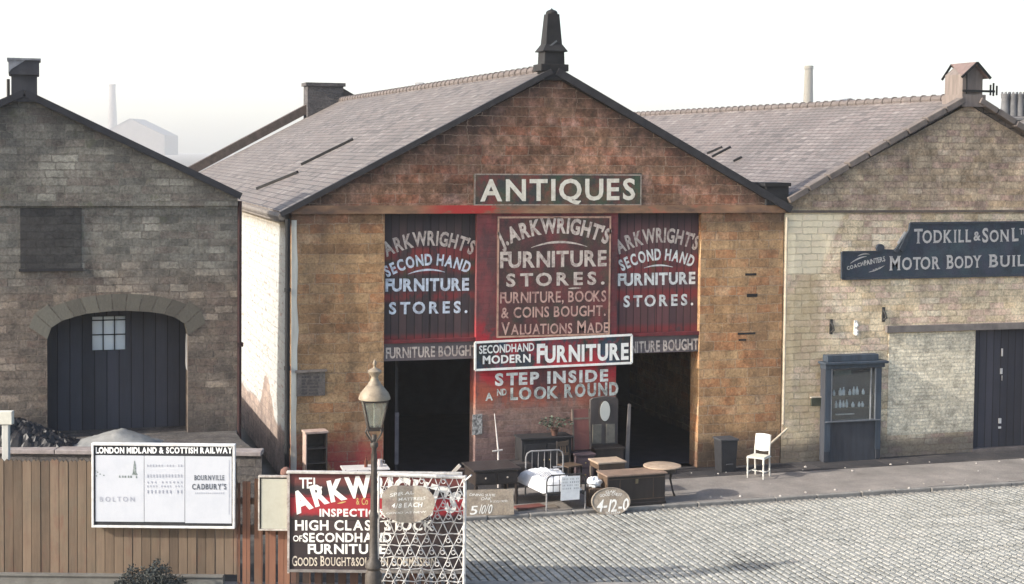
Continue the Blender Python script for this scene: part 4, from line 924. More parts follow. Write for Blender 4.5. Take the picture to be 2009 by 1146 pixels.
# open pale section between the notice boards
gate = thing('fence_gate', 'gappy section of upright pales between the white notice board and painted hoarding', 'gate', floc(FD, -4))
PALE = planks('gate_pale_brown', [(.09, .05, .034), (.15, .075, .045), (.20, .09, .055), (.23, .12, .075)], .12, .003, .35, ex_fence)
for a, b in ((466, 471), (476, 491), (499, 515), (521, 541), (546, 569)):
    mb = MB(); mb.M = FM(FD); u0, u1 = fa(a, 950, FD)[0], fa(b, 950, FD)[0]; mb.box(u0, u1, 0, .03, .02, fa(a, 945+random.uniform(-6, 10), FD)[1]); mb.build('pale', PALE, gate)
mb = MB(); mb.M = FM(FD); u0, u1 = fa(464, 950, FD)[0], fa(571, 950, FD)[0]; mb.box(u0, u1, .031, .09, fa(500, 1050, FD)[1], fa(500, 1032, FD)[1]); mb.build('rail', MATS['rail_brown'], gate); mb = MB(); mb.M = FM(FD); mb.box(u0, u1, .031, .09, 1.3, 1.4); mb.build('rail', MATS['rail_brown'], gate)
gp = thing('gate_post', 'round topped brown post left of the painted hoarding', 'post', floc(FD+.12, fa(560, 950, FD)[0]))
mb = MB(); u = fa(559, 950, FD)[0]; zt_ = fa(559, 925, FD)[1]; mb.M = FM(FD+.12) @ Matrix.Translation((u, 0, 0)); mb.box(-.07, .07, -.07, .07, 0, zt_-.12); mb.build('shaft', PALE, gp, bevel=.01)
mb = MB(); mb.M = FM(FD+.12) @ Matrix.Translation((u, 0, 0)); mb.lathe([(.075, -.12), (.095, -.06), (.085, .0), (.04, .04), (.01, .05)], (0, 0, zt_), 16); mb.build('cap', plain('post_cap_red_brown', (.20, .11, .085), (.1, .05, .04)), gp, smooth=True)

# railway notice board
def framed(name, label, px, d, fw_, mats, depth=.05, cat='notice board'):
    u0, z1 = fa(px[0], px[1], d); u1, z0 = fa(px[2], px[3], d); root = thing(name, label, cat, floc(d, (u0+u1)/2)+Vector((0, 0, z0)))
    mb = MB(); mb.M = FM(d); mb.box(u0+.01, u1-.01, 0, depth-.012, z0+.01, z1-.01); mb.build('backing', mats[0], root)
    mb = MB(); mb.M = FM(d)
    mb.box(u0, u1, -.03, depth-.02, z0, z0+fw_); mb.box(u0, u1, -.03, depth-.02, z1-fw_, z1); mb.box(u0, u0+fw_, -.028, depth-.022, z0+fw_, z1-fw_); mb.box(u1-fw_, u1, -.028, depth-.022, z0+fw_, z1-fw_)
    mb.build('frame', mats[1], root, bevel=.004); return root, u0, u1, z0, z1
FRW = plain('board_frame_white', (.74, .74, .72), (.40, .38, .36), 9)
ND = 24.18
s, u0, u1, z0, z1 = framed('railway_notice_board', 'wide white framed railway notice board with black heading and three pale posters', (180, 869, 461, 1037), ND, .035,
    (plain('board_black', (.032, .034, .037), (.018, .018, .02), 9), FRW), .09)
fr = fence_frame(ND); mb = MB()
TF(mb, 'LONDON MIDLAND & SCOTTISH RAILWAY', 188, 889, 456, 877, ND, bold=.03, gap=.12); mb.build('lettering', letters('board_white_letters', (.82, .82, .80), (.5, .5, .5), .2), s)
px0, pz1 = fa(187, 893, ND); px3, pz0 = fa(455, 1027, ND); cuts = [px0, fa(283, 900, ND)[0], fa(363, 900, ND)[0], px3]
PP = letters('poster_paper', (.47, .485, .515), (.40, .42, .46), .4, 3); INK = letters('poster_ink', (.05, .06, .075), (.35, .36, .38), .25, 30); PALEINK = letters('poster_pale_ink', (.27, .28, .33), (.5, .51, .54), .35, 30)
for k in range(3):
    mb = MB(); mb.M = FM(ND); mb.box(cuts[k]+.004, cuts[k+1]-.004, -.010, -.003, pz0+random.uniform(.0, .015), pz1); po = mb.build('poster', PP, s)
    l = MB(); dd = ND-.011
    if k == 0:
        l2 = MB(); TF(l2, 'BOLTON', 196, 984, 264, 974, dd, gap=.5, bold=-.01); l2.build('lettering', PALEINK, po)
        uu, zz = fa(264, 932, dd); fr1 = fence_frame(dd)
        def bit(a, b, w_, h): l.add([fr1(uu+a, zz+b, .002), fr1(uu+a+w_, zz+b, .002), fr1(uu+a+w_*.8, zz+b+h, .002), fr1(uu+a+w_*.1, zz+b+h, .002)], [(0, 1, 2, 3)])
        bit(-.03, .02, .06, .07); bit(-.045, .0, .1, .03); bit(-.02, .09, .045, .09); bit(-.01, .18, .02, .05); bit(.02, -.05, .02, .04)
        for q_ in (-.25, -.2, -.16, -.11, -.07): bit(q_, -.045, .03, .035)
        for q_ in ((-.63, .05), (-.60, .03), (-.56, .0), (-.62, -.03), (-.5, -.02)): bit(q_[0], q_[1], .025, .02)
        l.build('picture', letters('poster_picture_ink', (.11, .14, .13), (.55, .58, .58), .35, 30), po)
    elif k == 1:
        for (y_, h, n_) in ((916, 5, 'IIIIII III II'), (937, 7, 'IIIIIIIIIIII'), (948, 4, 'III IIIIII'), (956, 4, 'IIII IIII III'), (968, 7, 'IIIIIII II')): TF(l, n_, 289, y_, 357, y_-h, dd, gap=.35, bold=-.01)
        l.build('print', PALEINK, po)
    else:
        TF(l, 'BOURNVILLE', 381, 942, 440, 932, dd, serif=True, gap=.12, bold=.005); TF(l, "CADBURY'S", 377, 960, 444, 949, dd, serif=True, gap=.12, bold=.01); l.build('lettering', INK, po)
        l = MB(); TF(l, 'IIIIIIIIIIIIIIII', 383, 969, 439, 966, dd, gap=.5); l.add([fr(*fa(449, 1010, dd), .014), fr(*fa(450, 1010, dd), .014), fr(*fa(450.3, 902, dd), .014), fr(*fa(449.3, 902, dd), .014)], [(0, 1, 2, 3)]); l.build('print', PALEINK, po)
s, u0, u1, z0, z1 = framed('blank_notice_board', 'small blank cream notice board in a pale frame on the fence gate', (507, 933, 566, 1041), ND+.02, .026,
    (plain('board_brown_black', (.05, .04, .035), (.02, .018, .018), 9), plain('frame_worn_white', (.55, .52, .46), (.16, .12, .1), 12)), .07)
mb = MB(); mb.M = FM(ND+.02); mb.box(u0+.045, u1-.03, -.012, -.003, z0+.03, z1-.05); mb.build('sheet', letters('cream_sheet', (.40, .39, .32), (.32, .30, .24), .4, 5), s)

# big painted hoarding
HD = 24.12
u0, z1 = fa(569, 928, HD); u1, z0 = fa(908, 1120, HD)
s = thing('painted_hoarding', 'large dark hoarding with arched white lettering and red swash behind the gas lamp', 'hoarding', floc(HD, (u0+u1)/2))
def ex_h(g, p, c):
    x, y, z = g.sep(p); n = g.noise(p, 3, 5, .65)
    c = g.mix(g.math('MULTIPLY', g.band(g.math('ADD', z, g.math('MULTIPLY', n, .25)), 1.33, 1.62, .05), .9), c, (.34, .024, .034))
    c = g.mix(g.math('MULTIPLY', g.step(g.math('ADD', z, g.math('MULTIPLY', n, .1)), 1.66, 1.78), .7), c, (.17, .045, .04)); return c
mb = MB(); mb.M = FM(HD); mb.box(u0, u1, 0, .03, z0, z1)
mb.build('board', planks('hoarding_paint', [(.022, .018, .02), (.036, .026, .027), (.055, .038, .035)], .37, .004, .3, ex_h, rough=.55, vertical=False), s)
mb = MB(); mb.M = FM(HD); mb.box(u0-.05, u1-.02, -.06, .05, z1+.001, z1+.035); mb.build('top_rail', plain('hoarding_rail', (.60, .58, .53), (.22, .19, .17), 10), s, bevel=.006)
mb = MB(); mb.M = FM(HD); mb.box(u0-.035, u0-.001, -.03, .04, z0-.06, z1); mb.build('edge_strip', plain('edge_strip_pale', (.50, .46, .42), (.14, .10, .09), 14), s)
mb = MB(); mb.M = FM(HD); mb.box(u0-.03, u1, -.05, .05, z0-.035, z0-.001); mb.build('bottom_rail', plain('bottom_rail_grey', (.26, .24, .22), (.10, .09, .085), 9), s)
mb = MB(); dd = HD; sl_ = 0
TF(mb, 'TEL.', 587, 958, 632, 936, dd, bold=.0); TF(mb, "ARKWRIGHT'S", 580, 1008, 892, 968, dd, arch=36, bold=.04, gap=.05)
TF(mb, 'INSPECTION INVITED', 627, 1013, 850, 998, dd, bold=.022, gap=.14); TF(mb, 'HIGH CLASS STOCK', 579, 1040, 850, 1020, dd, bold=.014, gap=.16)
TF(mb, 'OF', 575, 1062, 593, 1050, dd, bold=.0); TF(mb, 'SECONDHAND', 594, 1063, 768, 1045, dd, bold=.018, gap=.12); TF(mb, 'FURNITURE', 604, 1086, 757, 1067, dd, bold=.018, gap=.12)
mb.build('lettering', CRISP, s)
mb = MB(); TF(mb, 'GOODS BOUGHT&SOLD ON COMMISSION', 573, 1110, 856, 1090, dd, bold=.0, serif=True, gap=.08, small=.86); mb.build('small_lettering', letters('goods_cream_letters', (.60, .54, .44), (.2, .13, .11), .5), s)
mb = MB(); swash(mb, fa(662, 988, dd), fa(679, 984, dd), fence_frame(dd), 0, .02); TF(mb, '& Co', 699, 990, 722, 976, dd, bold=.0, jit=.05); mb.build('gold_lettering', letters('gold_letters', (.52, .36, .14), (.25, .14, .07), .4), s)
# fence behind and below the hoarding, its spikes showing above the rail
f2 = thing('spiked_fence', 'dark pale fence with pointed tops carrying the painted hoarding', 'fence', floc(FD, -2))
mb = MB(); mb.M = FM(FD); a0, a1 = fa(571, 1000, FD)[0], fa(906, 1000, FD)[0]; x = a0; DP = planks('pale_dark_brown', [(.035, .024, .02), (.06, .038, .03), (.09, .055, .042), (.12, .05, .04)], .2, .002, .3); zt_ = fa(700, 928, FD)[1]
while x < a1-.1:
    mb = MB(); mb.M = FM(FD); mb.prism([(x, .03), (x+.13, .03), (x+.13, zt_-.06), (x+.115, zt_+.045), (x, zt_-.05)], .0, .025); x += .19; mb.build('pale', DP, f2)
mb = MB(); mb.M = FM(FD); mb.box(a0, a1, .026, .09, .4, .5); mb.build('rail', MATS['rail_brown'], f2); mb = MB(); mb.M = FM(FD); mb.box(a0, a1, .026, .09, 1.3, 1.4); mb.build('rail', MATS['rail_brown'], f2)
pz = fa(893, 915, FD)[1]; pu = fa(893, 915, FD)[0]
mb = MB(); mb.M = FM(FD); mb.box(a1-.09, a1+.03, -.02, .12, 0, pz-.05); mb.build('post', DP, f2)
mb = MB(); mb.M = FM(FD); q0, q1 = fa(886, 929, FD), fa(903, 911, FD); mb.bar((q0[0], -.05, q0[1]), (q1[0], -.05, q1[1]), .05, .05); mb.build('stay', plain('stay_pale', (.5, .47, .42), (.25, .22, .19)), f2)

# ------------------------------------------------------------------ gas lamp
LD = 23.4; lu = fa(734, 900, LD)[0]
def lz(y): return fa(734, y, LD)[1]
def lr(wpx): return wpx/2/(F_/LD)
lamp = thing('gas_street_lamp', 'old iron gas street lamp with glass lantern and buff hood before the hoarding', 'street lamp', floc(LD, lu))
LM = FM(LD) @ Matrix.Translation((lu, 0, 0)); IRON = plain('lamp_iron', (.085, .072, .06), (.028, .024, .021), 14, rough=.55)
HOOD = plain('lamp_hood_buff', (.30, .25, .18), (.15, .12, .088), 9, rough=.5)
mb = MB(); mb.M = LM
mb.lathe([(.17, 0), (.17, .12), (.13, .16), (.13, lz(1128)), (.10, lz(1118)), (.13, lz(1112)), (.12, lz(1104)), (.068, lz(1096)), (.062, lz(1020)), (.074, lz(1012)), (.056, lz(1004))], n=16)
mb.build('base', IRON, lamp, smooth=True)
mb = MB(); mb.M = LM; n_ = 20; mb.lathe([(.054, lz(1005)), (.044, lz(905)), (.038, lz(880)), (.062, lz(876)), (.062, lz(870)), (.04, lz(866)), (.036, lz(853))], n=16)
for k in range(8): a = k*math.pi/4; mb.bar((.048*math.cos(a), .048*math.sin(a), lz(1004)), (.040*math.cos(a), .040*math.sin(a), lz(890)), .012, .012)
mb.build('column', IRON, lamp, smooth=True)
for k in range(4):
    mb = MB(); mb.M = LM; a = k*math.pi/2+math.pi/4; c_, s_ = math.cos(a), math.sin(a); b0 = lr(30)*1.3
    mb.tube([(.03*c_, .03*s_, lz(872)), (.07*c_, .07*s_, lz(862)), (b0*.95*c_, b0*.95*s_, lz(852)), (b0*1.15*c_, b0*1.15*s_, lz(845)), (b0*c_, b0*s_, lz(840))], .013, 8); mb.build('bracket', IRON, lamp, smooth=True)
t0, t1 = lr(27)*.9, lr(51)*.92; zb, zt_ = lz(840), lz(785); LR = LM @ Matrix.Rotation(R(12), 4, 'Z')
mb = MB(); mb.M = LR; mb.box(-t0-.02, t0+.02, -t0-.02, t0+.02, zb-.03, zb)
for sx in (-1, 1):
    for sy_ in (-1, 1): mb.bar((sx*t0, sy_*t0, zb), (sx*t1, sy_*t1, zt_), .022, .022)
for z_, h_ in ((zt_, t1), (zb+.01, t0)):
    for k in range(4):
        a, b = [(h_*x_, h_*y_, z_) for x_, y_ in (((-1, -1), (1, -1)), ((1, -1), (1, 1)), ((1, 1), (-1, 1)), ((-1, 1), (-1, -1)))[k]]; mb.bar(a, b, .03, .03)
lan = mb.build('lantern_frame', plain('lantern_dark_iron', (.05, .042, .036), (.025, .02, .018), 12), lamp)
g = G('lamp_glass'); tb = g.n('BsdfTransparent', None, {0: (.86, .88, .84, 1)}); gl = g.n('BsdfGlossy', None, {0: (1, 1, 1, 1), 1: .1}); df = g.n('BsdfDiffuse', None, {0: (.5, .48, .4, 1)})
m1 = g.n('MixShader', None, {0: g.ramp(g.noise(g.n('NewGeometry'), 9, 4, .7), [(.35, .06), (.75, .4)]), 1: tb, 2: df}); m2 = g.n('MixShader', None, {0: .08, 1: m1, 2: gl}); g.t.links.new(m2, g.t.nodes['Material Output'].inputs[0])
for k in range(4):
    mb = MB(); mb.M = LR @ Matrix.Rotation(k*math.pi/2, 4, 'Z'); mb.slab([(-t0+.01, -t0-.002, zb+.015), (t0-.01, -t0-.002, zb+.015), (t1-.01, -t1-.002, zt_-.015), (-t1+.01, -t1-.002, zt_-.015)], .004); mb.build('pane', g.m, lan)
mb = MB(); mb.M = LR; mb.tube([(0, 0, zb), (0, 0, zt_-.12)], .012, 8); mb.lathe([(.012, 0), (.024, .02), (.022, .09), (.012, .11)], (0, 0, zt_-.13), 10); mb.build('burner', plain('burner_white', (.7, .7, .66), (.5, .5, .46)), lamp, smooth=True)
mb = MB(); mb.M = LM
mb.lathe([(lr(63), lz(783)), (lr(63), lz(780)), (lr(56), lz(771)), (lr(42), lz(763)), (lr(33), lz(757)), (lr(29), lz(755))], n=28); mb.build('hood', HOOD, lamp, smooth=True)
mb = MB(); mb.M = LM
mb.lathe([(lr(28), lz(756)), (lr(26), lz(752)), (lr(18), lz(747)), (lr(13), lz(741)), (lr(15), lz(737)), (lr(26), lz(732)), (lr(28), lz(728)), (lr(22), lz(725)), (lr(8), lz(722)), (lr(4), lz(719)), (lr(8), lz(714)), (lr(6), lz(710)), (.004, lz(705))], n=20); mb.build('finial', HOOD, lamp, smooth=True)

# wire bed spring stood on end against the hoarding
BD = 23.72
sp = thing('wire_bed_base', 'white painted iron bed base of woven wire standing on end against the hoarding', 'bed frame', floc(BD, fa(830, 1100, BD)[0]))
WIRE = plain('wire_white', (.68, .68, .65), (.30, .27, .25), 16, rough=.5)
u0, zt_ = fa(742, 934, BD); u1, _ = fa(912, 940, BD); zb = .02
def SPM(): return FM(BD) @ Matrix.Rotation(R(-4), 4, 'X')
mb = MB(); mb.M = SPM()
mb.tube([(u0, 0, zb), (u0, 0, zt_), ], .018, 8); mb.tube([(u1, 0, zb), (u1, 0, zt_)], .026, 8); mb.tube([(u0, 0, zt_), (u1, 0, zt_-.03)], .03, 8); mb.tube([(u0, 0, zb+.05), (u1, 0, zb+.05)], .022, 8)
mb.bar((u1-.02, -.02, zt_-.10), (u1+.10, -.10, zt_+.02), .03, .02)
mb.build('frame', WIRE, sp, smooth=True)
mb = MB(); mb.M = SPM(); nx, nz = 8, 10; dx_ = (u1-u0)/nx; dz_ = (zt_-zb-.05)/nz
for r_ in range(1, nz):
    z_ = zb+.05+dz_*r_; mb.tube([(u0+(u1-u0)*k/12, -.012*math.sin(k*1.7+r_), z_+.012*math.sin(k*2.1+r_)) for k in range(13)], .009, 5)
for r_ in range(nz):
    z_ = zb+.05+dz_*r_
    for k in range(nx):
        xo = u0+dx_*(k+.5*(r_ % 2)); j = random.uniform(-.015, .015)
        mb.tube([(xo, 0, z_), (min(xo+dx_*.5+j, u1), -.015, z_+dz_)], .007, 4); mb.tube([(min(xo+dx_, u1), 0, z_), (min(xo+dx_*.5+j, u1), .012, z_+dz_)], .007, 4)
        if random.random() < .85:                       # a coil at each crossing
            rr = dx_*.20; pts = [(min(max(xo+dx_*.5+rr*math.cos(t), u0), u1), -.03-.006*t, z_+dz_*.5+rr*math.sin(t)) for t in [i*math.pi/4 for i in range(11)]]; mb.tube(pts, .007, 4)
mb.build('wire_mesh', WIRE, sp)
# oval price card hung on it
cu, cz = fa(799, 986, BD-.1); ru = 55/(F_/BD); rz_ = 40/(F_/BD)
oc = thing('oval_price_card', 'pale half oval price card hung on the white wire bed base', 'card', floc(BD-.12, cu)+Vector((0, 0, cz-rz_)))
mb = MB(); mb.M = FM(BD-.12); pts = [(cu+ru*math.cos(t), cz+rz_*math.sin(t)) for t in [math.pi*2*k/32 for k in range(32)]]; pts = [(max(x_, cu-ru*.9), min(z_, cz+rz_*.85)) for x_, z_ in pts]
mb.prism(pts, -.008, .004); mb.build('card', mottled('card_buff', (.33, .285, .225), [((.22, .16, .14), .7), ((.42, .39, .33), .6)], 5), oc)
mb = MB(); dd = BD-.128; SC_ = letters('chalk_white', (.82, .81, .76), (.5, .46, .4), .3)
TF(mb, 'SPIRAL', 765, 975, 812, 962, dd, 969, jit=.1, italic=.2, bold=-.01); TF(mb, 'MATTRESS', 782, 983, 834, 974, dd, 980, jit=.1, italic=.2, bold=-.01); TF(mb, '4/8 EACH', 768, 997, 828, 985, dd, 994, jit=.1, italic=.2, bold=.01); TF(mb, 'GOOD AS NEW', 758, 1009, 836, 1002, dd, 1006, jit=.1, italic=.2, bold=-.015)
mb.build('lettering', SC_, oc)

# ------------------------------------------------------------------ secondhand goods set out on the pavement
WOOD = plain('brown_wood', (.13, .085, .055), (.055, .038, .028), 5, rough=.55, streak=True)
BRASS = plain('brass_knob', (.30, .22, .09), (.14, .1, .05), rough=.4)
DWOOD = plain('dark_wood', (.042, .032, .028), (.018, .015, .014), 5, rough=.5, streak=True)
RWOOD = plain('red_brown_wood', (.20, .07, .055), (.10, .04, .035), 4, rough=.55, streak=True)
PTOP = plain('bleached_table_top', (.46, .36, .27), (.24, .17, .12), 8, rough=.5)
IRONW = plain('bed_iron_pale', (.32, .31, .30), (.12, .11, .11), 14, rough=.5)
CLOTH = plain('white_ticking', (.74, .74, .73), (.55, .55, .56), 5, rough=.95)
PAPER = plain('white_paper', (.76, .76, .74), (.58, .58, .58), 9)
CHALK = letters('chalk_letters', (.74, .72, .66), (.30, .25, .21), .35)
BUFF = lambda n: mottled(n, (.27, .22, .165), [((.17, .135, .105), .7), ((.34, .29, .23), .5)], 6)
def leg_turned(mb, x, y, h, r=.024): mb.lathe([(r*.7, 0), (r*.8, .05), (r*1.1, .12), (r*.8, h*.3), (r*1.15, h*.5), (r*.8, h*.7), (r*1.25, h*.78), (r*1.25, h)], (x, y, 0), 10)

# child's iron bed with a folded mattress
bd_ = thing('iron_bed', 'small iron bedstead with a white mattress, at the kerb beside the dark chest', 'bed', (9.94, 28.63, 0), R(0))
bw2, y0, y1 = .40, -.66, .67
for yy, hh, nm in ((y1, .92, 'headboard'), (y0, .70, 'footboard')):
    mb = MB(); pts = [(-bw2, yy, .32)]+[(-bw2, yy, hh-.12), (-bw2+.03, yy, hh-.04), (-bw2+.1, yy, hh), (bw2-.1, yy, hh), (bw2-.03, yy, hh-.04), (bw2, yy, hh-.12), (bw2, yy, .32)]
    mb.tube(pts, .016, 8)
    for k in range(1, 6): xx = -bw2+2*bw2*k/6; mb.tube([(xx, yy, .34), (xx, yy, hh-.002)], .008, 6)
    mb.tube([(-bw2, yy, .36), (bw2, yy, .36)], .013, 6)
    if nm == 'footboard': mb.tube([(-bw2, yy, hh*.72), (bw2, yy, hh*.72)], .008, 6)
    mb.build(nm, IRONW if nm == 'headboard' else plain('bed_iron_dark', (.05, .048, .048), (.02, .02, .02), 10), bd_, local=True, smooth=True)
    for sx in (-1, 1):
        mb = MB(); mb.lathe([(.012, 0), (.022, .02), (.018, .05), (.016, .35)], (sx*bw2, yy, 0), 8); mb.build('leg', IRONW, bd_, local=True, smooth=True)
mb = MB(); mb.box(-bw2+.02, bw2-.02, y0, y1, .31, .335); mb.box(-bw2, -bw2+.03, y0, y1, .28, .34); mb.box(bw2-.03, bw2, y0, y1, .28, .34); mb.build('base', MATS['bed_iron_dark'], bd_, local=True)
mb = MB(); nx, ny = 12, 18; vs = []
for j in range(ny+1):
    for i in range(nx+1):
        a, b = i/nx*2-1, j/ny*2-1; ex = 1-abs(a)**6; ey = 1-abs(b)**8
        vs.append((a*(bw2+.04)*(1+.08*b)-.05-.05*(b+1), y0+.07+(y1-y0-.1)*(j/ny), .36+.20*(ex*ey)**.5+.02*math.sin(5*a+3*b)+.06*max(0, b)+(.022*random.uniform(-1, 1)+.018*math.sin(9*a+4*b)*math.sin(7*b))*ex*ey))
top = len(vs); vs += [(q[0], q[1], .34) for q in vs]
fs = [(j*(nx+1)+i, j*(nx+1)+i+1, (j+1)*(nx+1)+i+1, (j+1)*(nx+1)+i) for j in range(ny) for i in range(nx)]
fs += [tuple(top+k for k in f[::-1]) for f in fs]
rim = [i for i in range(nx+1)]+[j*(nx+1)+nx for j in range(1, ny+1)]+[ny*(nx+1)+i for i in range(nx-1, -1, -1)]+[j*(nx+1) for j in range(ny-1, 0, -1)]
fs += [(rim[k], top+rim[k], top+rim[(k+1) % len(rim)], rim[(k+1) % len(rim)]) for k in range(len(rim))]
mb.add(vs, fs); mt = mb.build('mattress', CLOTH, bd_, local=True, smooth=True)
mb = MB()
for k in range(6): mb.tube([(-.36+.05*k, -.45+.06*k, .562+.004*k), (-.33+.05*k, -.1+.1*k, .585+.004*k), (-.40+.07*k, .2+.06*k, .60)], .006, 4)
mb.tube([(.1+.07*math.cos(t), .25+.10*math.sin(t), .612) for t in [i*math.pi/6 for i in range(12)]], .009, 4, True); mb.tube([(.2+.1*math.cos(t), .42+.06*math.sin(2*t), .625) for t in [i*math.pi/6 for i in range(12)]], .007, 4, True)
mb.build('ticking_stripe', plain('stripe_grey', (.25, .25, .26), (.15, .15, .16)), mt, local=True)
pn = tag(bpy.data.objects.new('bed_price_notice', None), 'white paper notice hung on the foot of the iron bed', 'notice'); COL.objects.link(pn)
mw = Matrix.Translation((9.94, 28.63, 0)); pn.matrix_world = mw @ Matrix.Translation((.05, y0-.03, .2)); ROOTM[pn.name] = pn.matrix_world
mb = MB(); mb.prism([(-.17, 0), (.22, .005), (.225, .47), (-.16, .475)], 0, .006); mb.build('sheet', PAPER, pn, local=True)
mb = MB(); fr = lambda u, v, d: (u, -d, v)
for k, t_ in enumerate(('IIII III II', 'III IIIII', 'II IIII III', 'IIIII III')): write(mb, t_, (-.13, .40-.062*k), (.19, .435-.062*k), fr, bold=-.01, gap=.3)
mb.build('print', letters('notice_ink', (.12, .12, .13), (.5, .5, .5), .6, 40), pn, local=True)
# crumpled newspaper bundle beside the bed
nb = thing('newspaper_bundle', 'crumpled white newspaper bundle between the iron bed and dark chest', 'newspaper', (10.62, 28.2, 0))
mb = MB(); vs = []; fs = []; n_, m_ = 14, 8
for j in range(m_+1):
    for i in range(n_):
        a = 2*math.pi*i/n_; b = math.pi*j/m_; k = 1+random.uniform(-.22, .22); vs.append((.15*k*math.sin(b)*math.cos(a), .12*k*math.sin(b)*math.sin(a), .46+.11*k*math.cos(b)))
for j in range(m_):
    for i in range(n_): fs.append((j*n_+i, (j+1)*n_+i, (j+1)*n_+(i+1) % n_, j*n_+(i+1) % n_))
mb.add(vs, fs); mb.build('paper', PAPER, nb, local=True)
mb = MB(); mb.box(-.16, .16, -.13, .13, 0, .36); mb.build('crate', WOOD, nb, local=True, bevel=.01)

# dark chest and the tables round it
ch = thing('blanket_chest', 'long dark blanket chest with paler brown lid at the kerb', 'chest', (11.42, 28.22, 0), R(2))
mb = MB(); mb.box(-.62, .62, -.24, .26, .04, .60); mb.box(-.64, .64, -.26, .28, .0, .06); body = mb.build('body', DWOOD, ch, local=True, bevel=.008)
mb = MB(); mb.box(-.655, .655, -.275, .285, .601, .635); mb.build('lid', plain('chest_lid_wood', (.27, .19, .14), (.13, .09, .07), 6, rough=.5, streak=True), ch, local=True, bevel=.008)
mb = MB(); mb.box(-.625, -.61, -.22, .24, .08, .58) ; mb.box(-.6, .6, -.248, -.241, .12, .13); mb.box(-.6, .6, -.248, -.241, .54, .55); mb.build('moulding', WOOD, ch, local=True)
for q_ in (-.36, .36):
    mb = MB(); mb.box(q_-.004, q_+.004, -.2455, -.2405, .14, .53); mb.build('panel_bead', WOOD, ch, local=True)
mb = MB(); mb.box(-.03, .03, -.252, -.2405, .44, .53); mb.build('lock_plate', plain('dull_brass', (.22, .17, .09), (.1, .08, .05), rough=.45), ch, local=True, bevel=.003)
tb_ = thing('side_table', 'small pale topped side table standing behind the long chest', 'table', (11.25, 29.15, 0), R(3))
mb = MB(); mb.box(-.32, .32, -.26, .26, .66, .695); mb.build('table_top', PTOP, tb_, local=True, bevel=.006)
mb = MB(); mb.box(-.29, .29, -.23, -.21, .55, .659); mb.box(-.29, .29, .21, .23, .55, .659); mb.box(-.29, -.27, -.21, .21, .55, .659); mb.box(.27, .29, -.21, .21, .55, .659); mb.build('apron', WOOD, tb_, local=True)
for sx in (-1, 1):
    for sy_ in (-1, 1): mb = MB(); mb.frustum(sx*.27, sy_*.21, 0, .55, .018, .018, .026, .026); mb.build('leg', WOOD if sx > 0 else plain('leg_pale', (.30, .25, .2), (.15, .11, .09)), tb_, local=True)
rt_ = thing('round_table', 'round table with bleached top and turned legs right of the chest', 'table', (12.19, 28.5, 0))
mb = MB(); mb.lathe([(.36, 0), (.385, .008), (.385, .026), (.36, .034)], (0, 0, .635), 36); mb.build('table_top', PTOP, rt_, local=True, smooth=True)
mb = MB(); mb.lathe([(.29, 0), (.29, .09)], (0, 0, .544), 24); mb.build('apron', DWOOD, rt_, local=True)
for k in range(3):
    a = -math.pi/2-.35+k*2*math.pi/3; mb = MB()
    mb.tube([(.24*math.cos(a), .24*math.sin(a), .55), (.20*math.cos(a), .20*math.sin(a), .36), (.27*math.cos(a), .27*math.sin(a), .10), (.31*math.cos(a), .31*math.sin(a), 0)], [.036, .022, .018, .024], 8)
    mb.build('leg', plain('leg_polished_pale', (.42, .40, .38), (.16, .13, .11), 9, rough=.35) if k == 0 else DWOOD, rt_, local=True, smooth=True)
# chalked oval and square price boards
ov = thing('oval_price_board', 'brown oval board chalked with a large price, leaning on the long chest', 'price board', (10.78, 27.64, -.085), R(-4), None, R(-20))
mb = MB(); mb.ellipse(0, .275, .40, .275, -.012, .012); mb.build('board', BUFF('oval_board_paint'), ov, local=True)
mb = MB(); ring = [(.385*math.cos(2*math.pi*k/40), -.014, .275+.26*math.sin(2*math.pi*k/40)) for k in range(40)]; mb.tube(ring, .010, 6, True); mb.build('rim', plain('oval_rim', (.36, .31, .25), (.16, .13, .1), 12), ov, local=True, smooth=True)
mb = MB(); fr = lambda u, v, d: (u, -.013-d, v)
write(mb, '4-12-0', (-.32, .09), (.33, .33), fr, bold=.005, jit=.07, italic=.25, gap=.12); write(mb, 'GOOD CHEST', (-.22, .36), (.22, .415), fr, bold=-.01, jit=.1, italic=.25, arch=.03); write(mb, 'OAK', (-.10, .445), (.12, .49), fr, bold=-.01, jit=.1, italic=.2); write(mb, 'TO CLEAR', (-.14, .035), (.17, .075), fr, bold=-.01, jit=.1, italic=.2)
mb.build('lettering', CHALK, ov, local=True)
x0, y0_ = za(963, 1012)
sq = thing('square_price_board', 'buff rectangular board of chalked prices leaning at the kerb beside the bed base', 'price board', (x0, y0_+.04, 0), R(-8), None, R(-14))
mb = MB(); mb.box(-.46, .46, -.01, .012, 0, .49); mb.build('board', BUFF('square_board_paint'), sq, local=True)
mb = MB(); write(mb, 'DINING SUITE', (-.40, .38), (.10, .43), fr, bold=-.012, jit=.12, italic=.25, slope=-.03); write(mb, 'OAK', (-.18, .29), (.02, .35), fr, bold=-.01, jit=.1, italic=.25); write(mb, 'IN GOOD ORDER', (0, .24), (.34, .28), fr, bold=-.014, jit=.1, italic=.25); write(mb, '5', (-.40, .03), (-.26, .20), fr, bold=.0, jit=.05, italic=.2); write(mb, '10/0', (-.22, .03), (.02, .21), fr, bold=-.005, jit=.08, italic=.25)
mb.build('lettering', CHALK, sq, local=True)
dt_ = thing('dark_table', 'long dark table standing behind the buff square price board', 'table', (8.72, 29.05, 0), R(1))
mb = MB(); mb.box(-.48, .50, -.42, .42, .70, .74); mb.build('table_top', plain('dark_polish', (.05, .043, .042), (.025, .022, .022), 4, rough=.35), dt_, local=True, bevel=.006)
mb = MB(); mb.box(-.43, .45, -.37, .37, .42, .699); mb.build('drawer_case', DWOOD, dt_, local=True, bevel=.006)
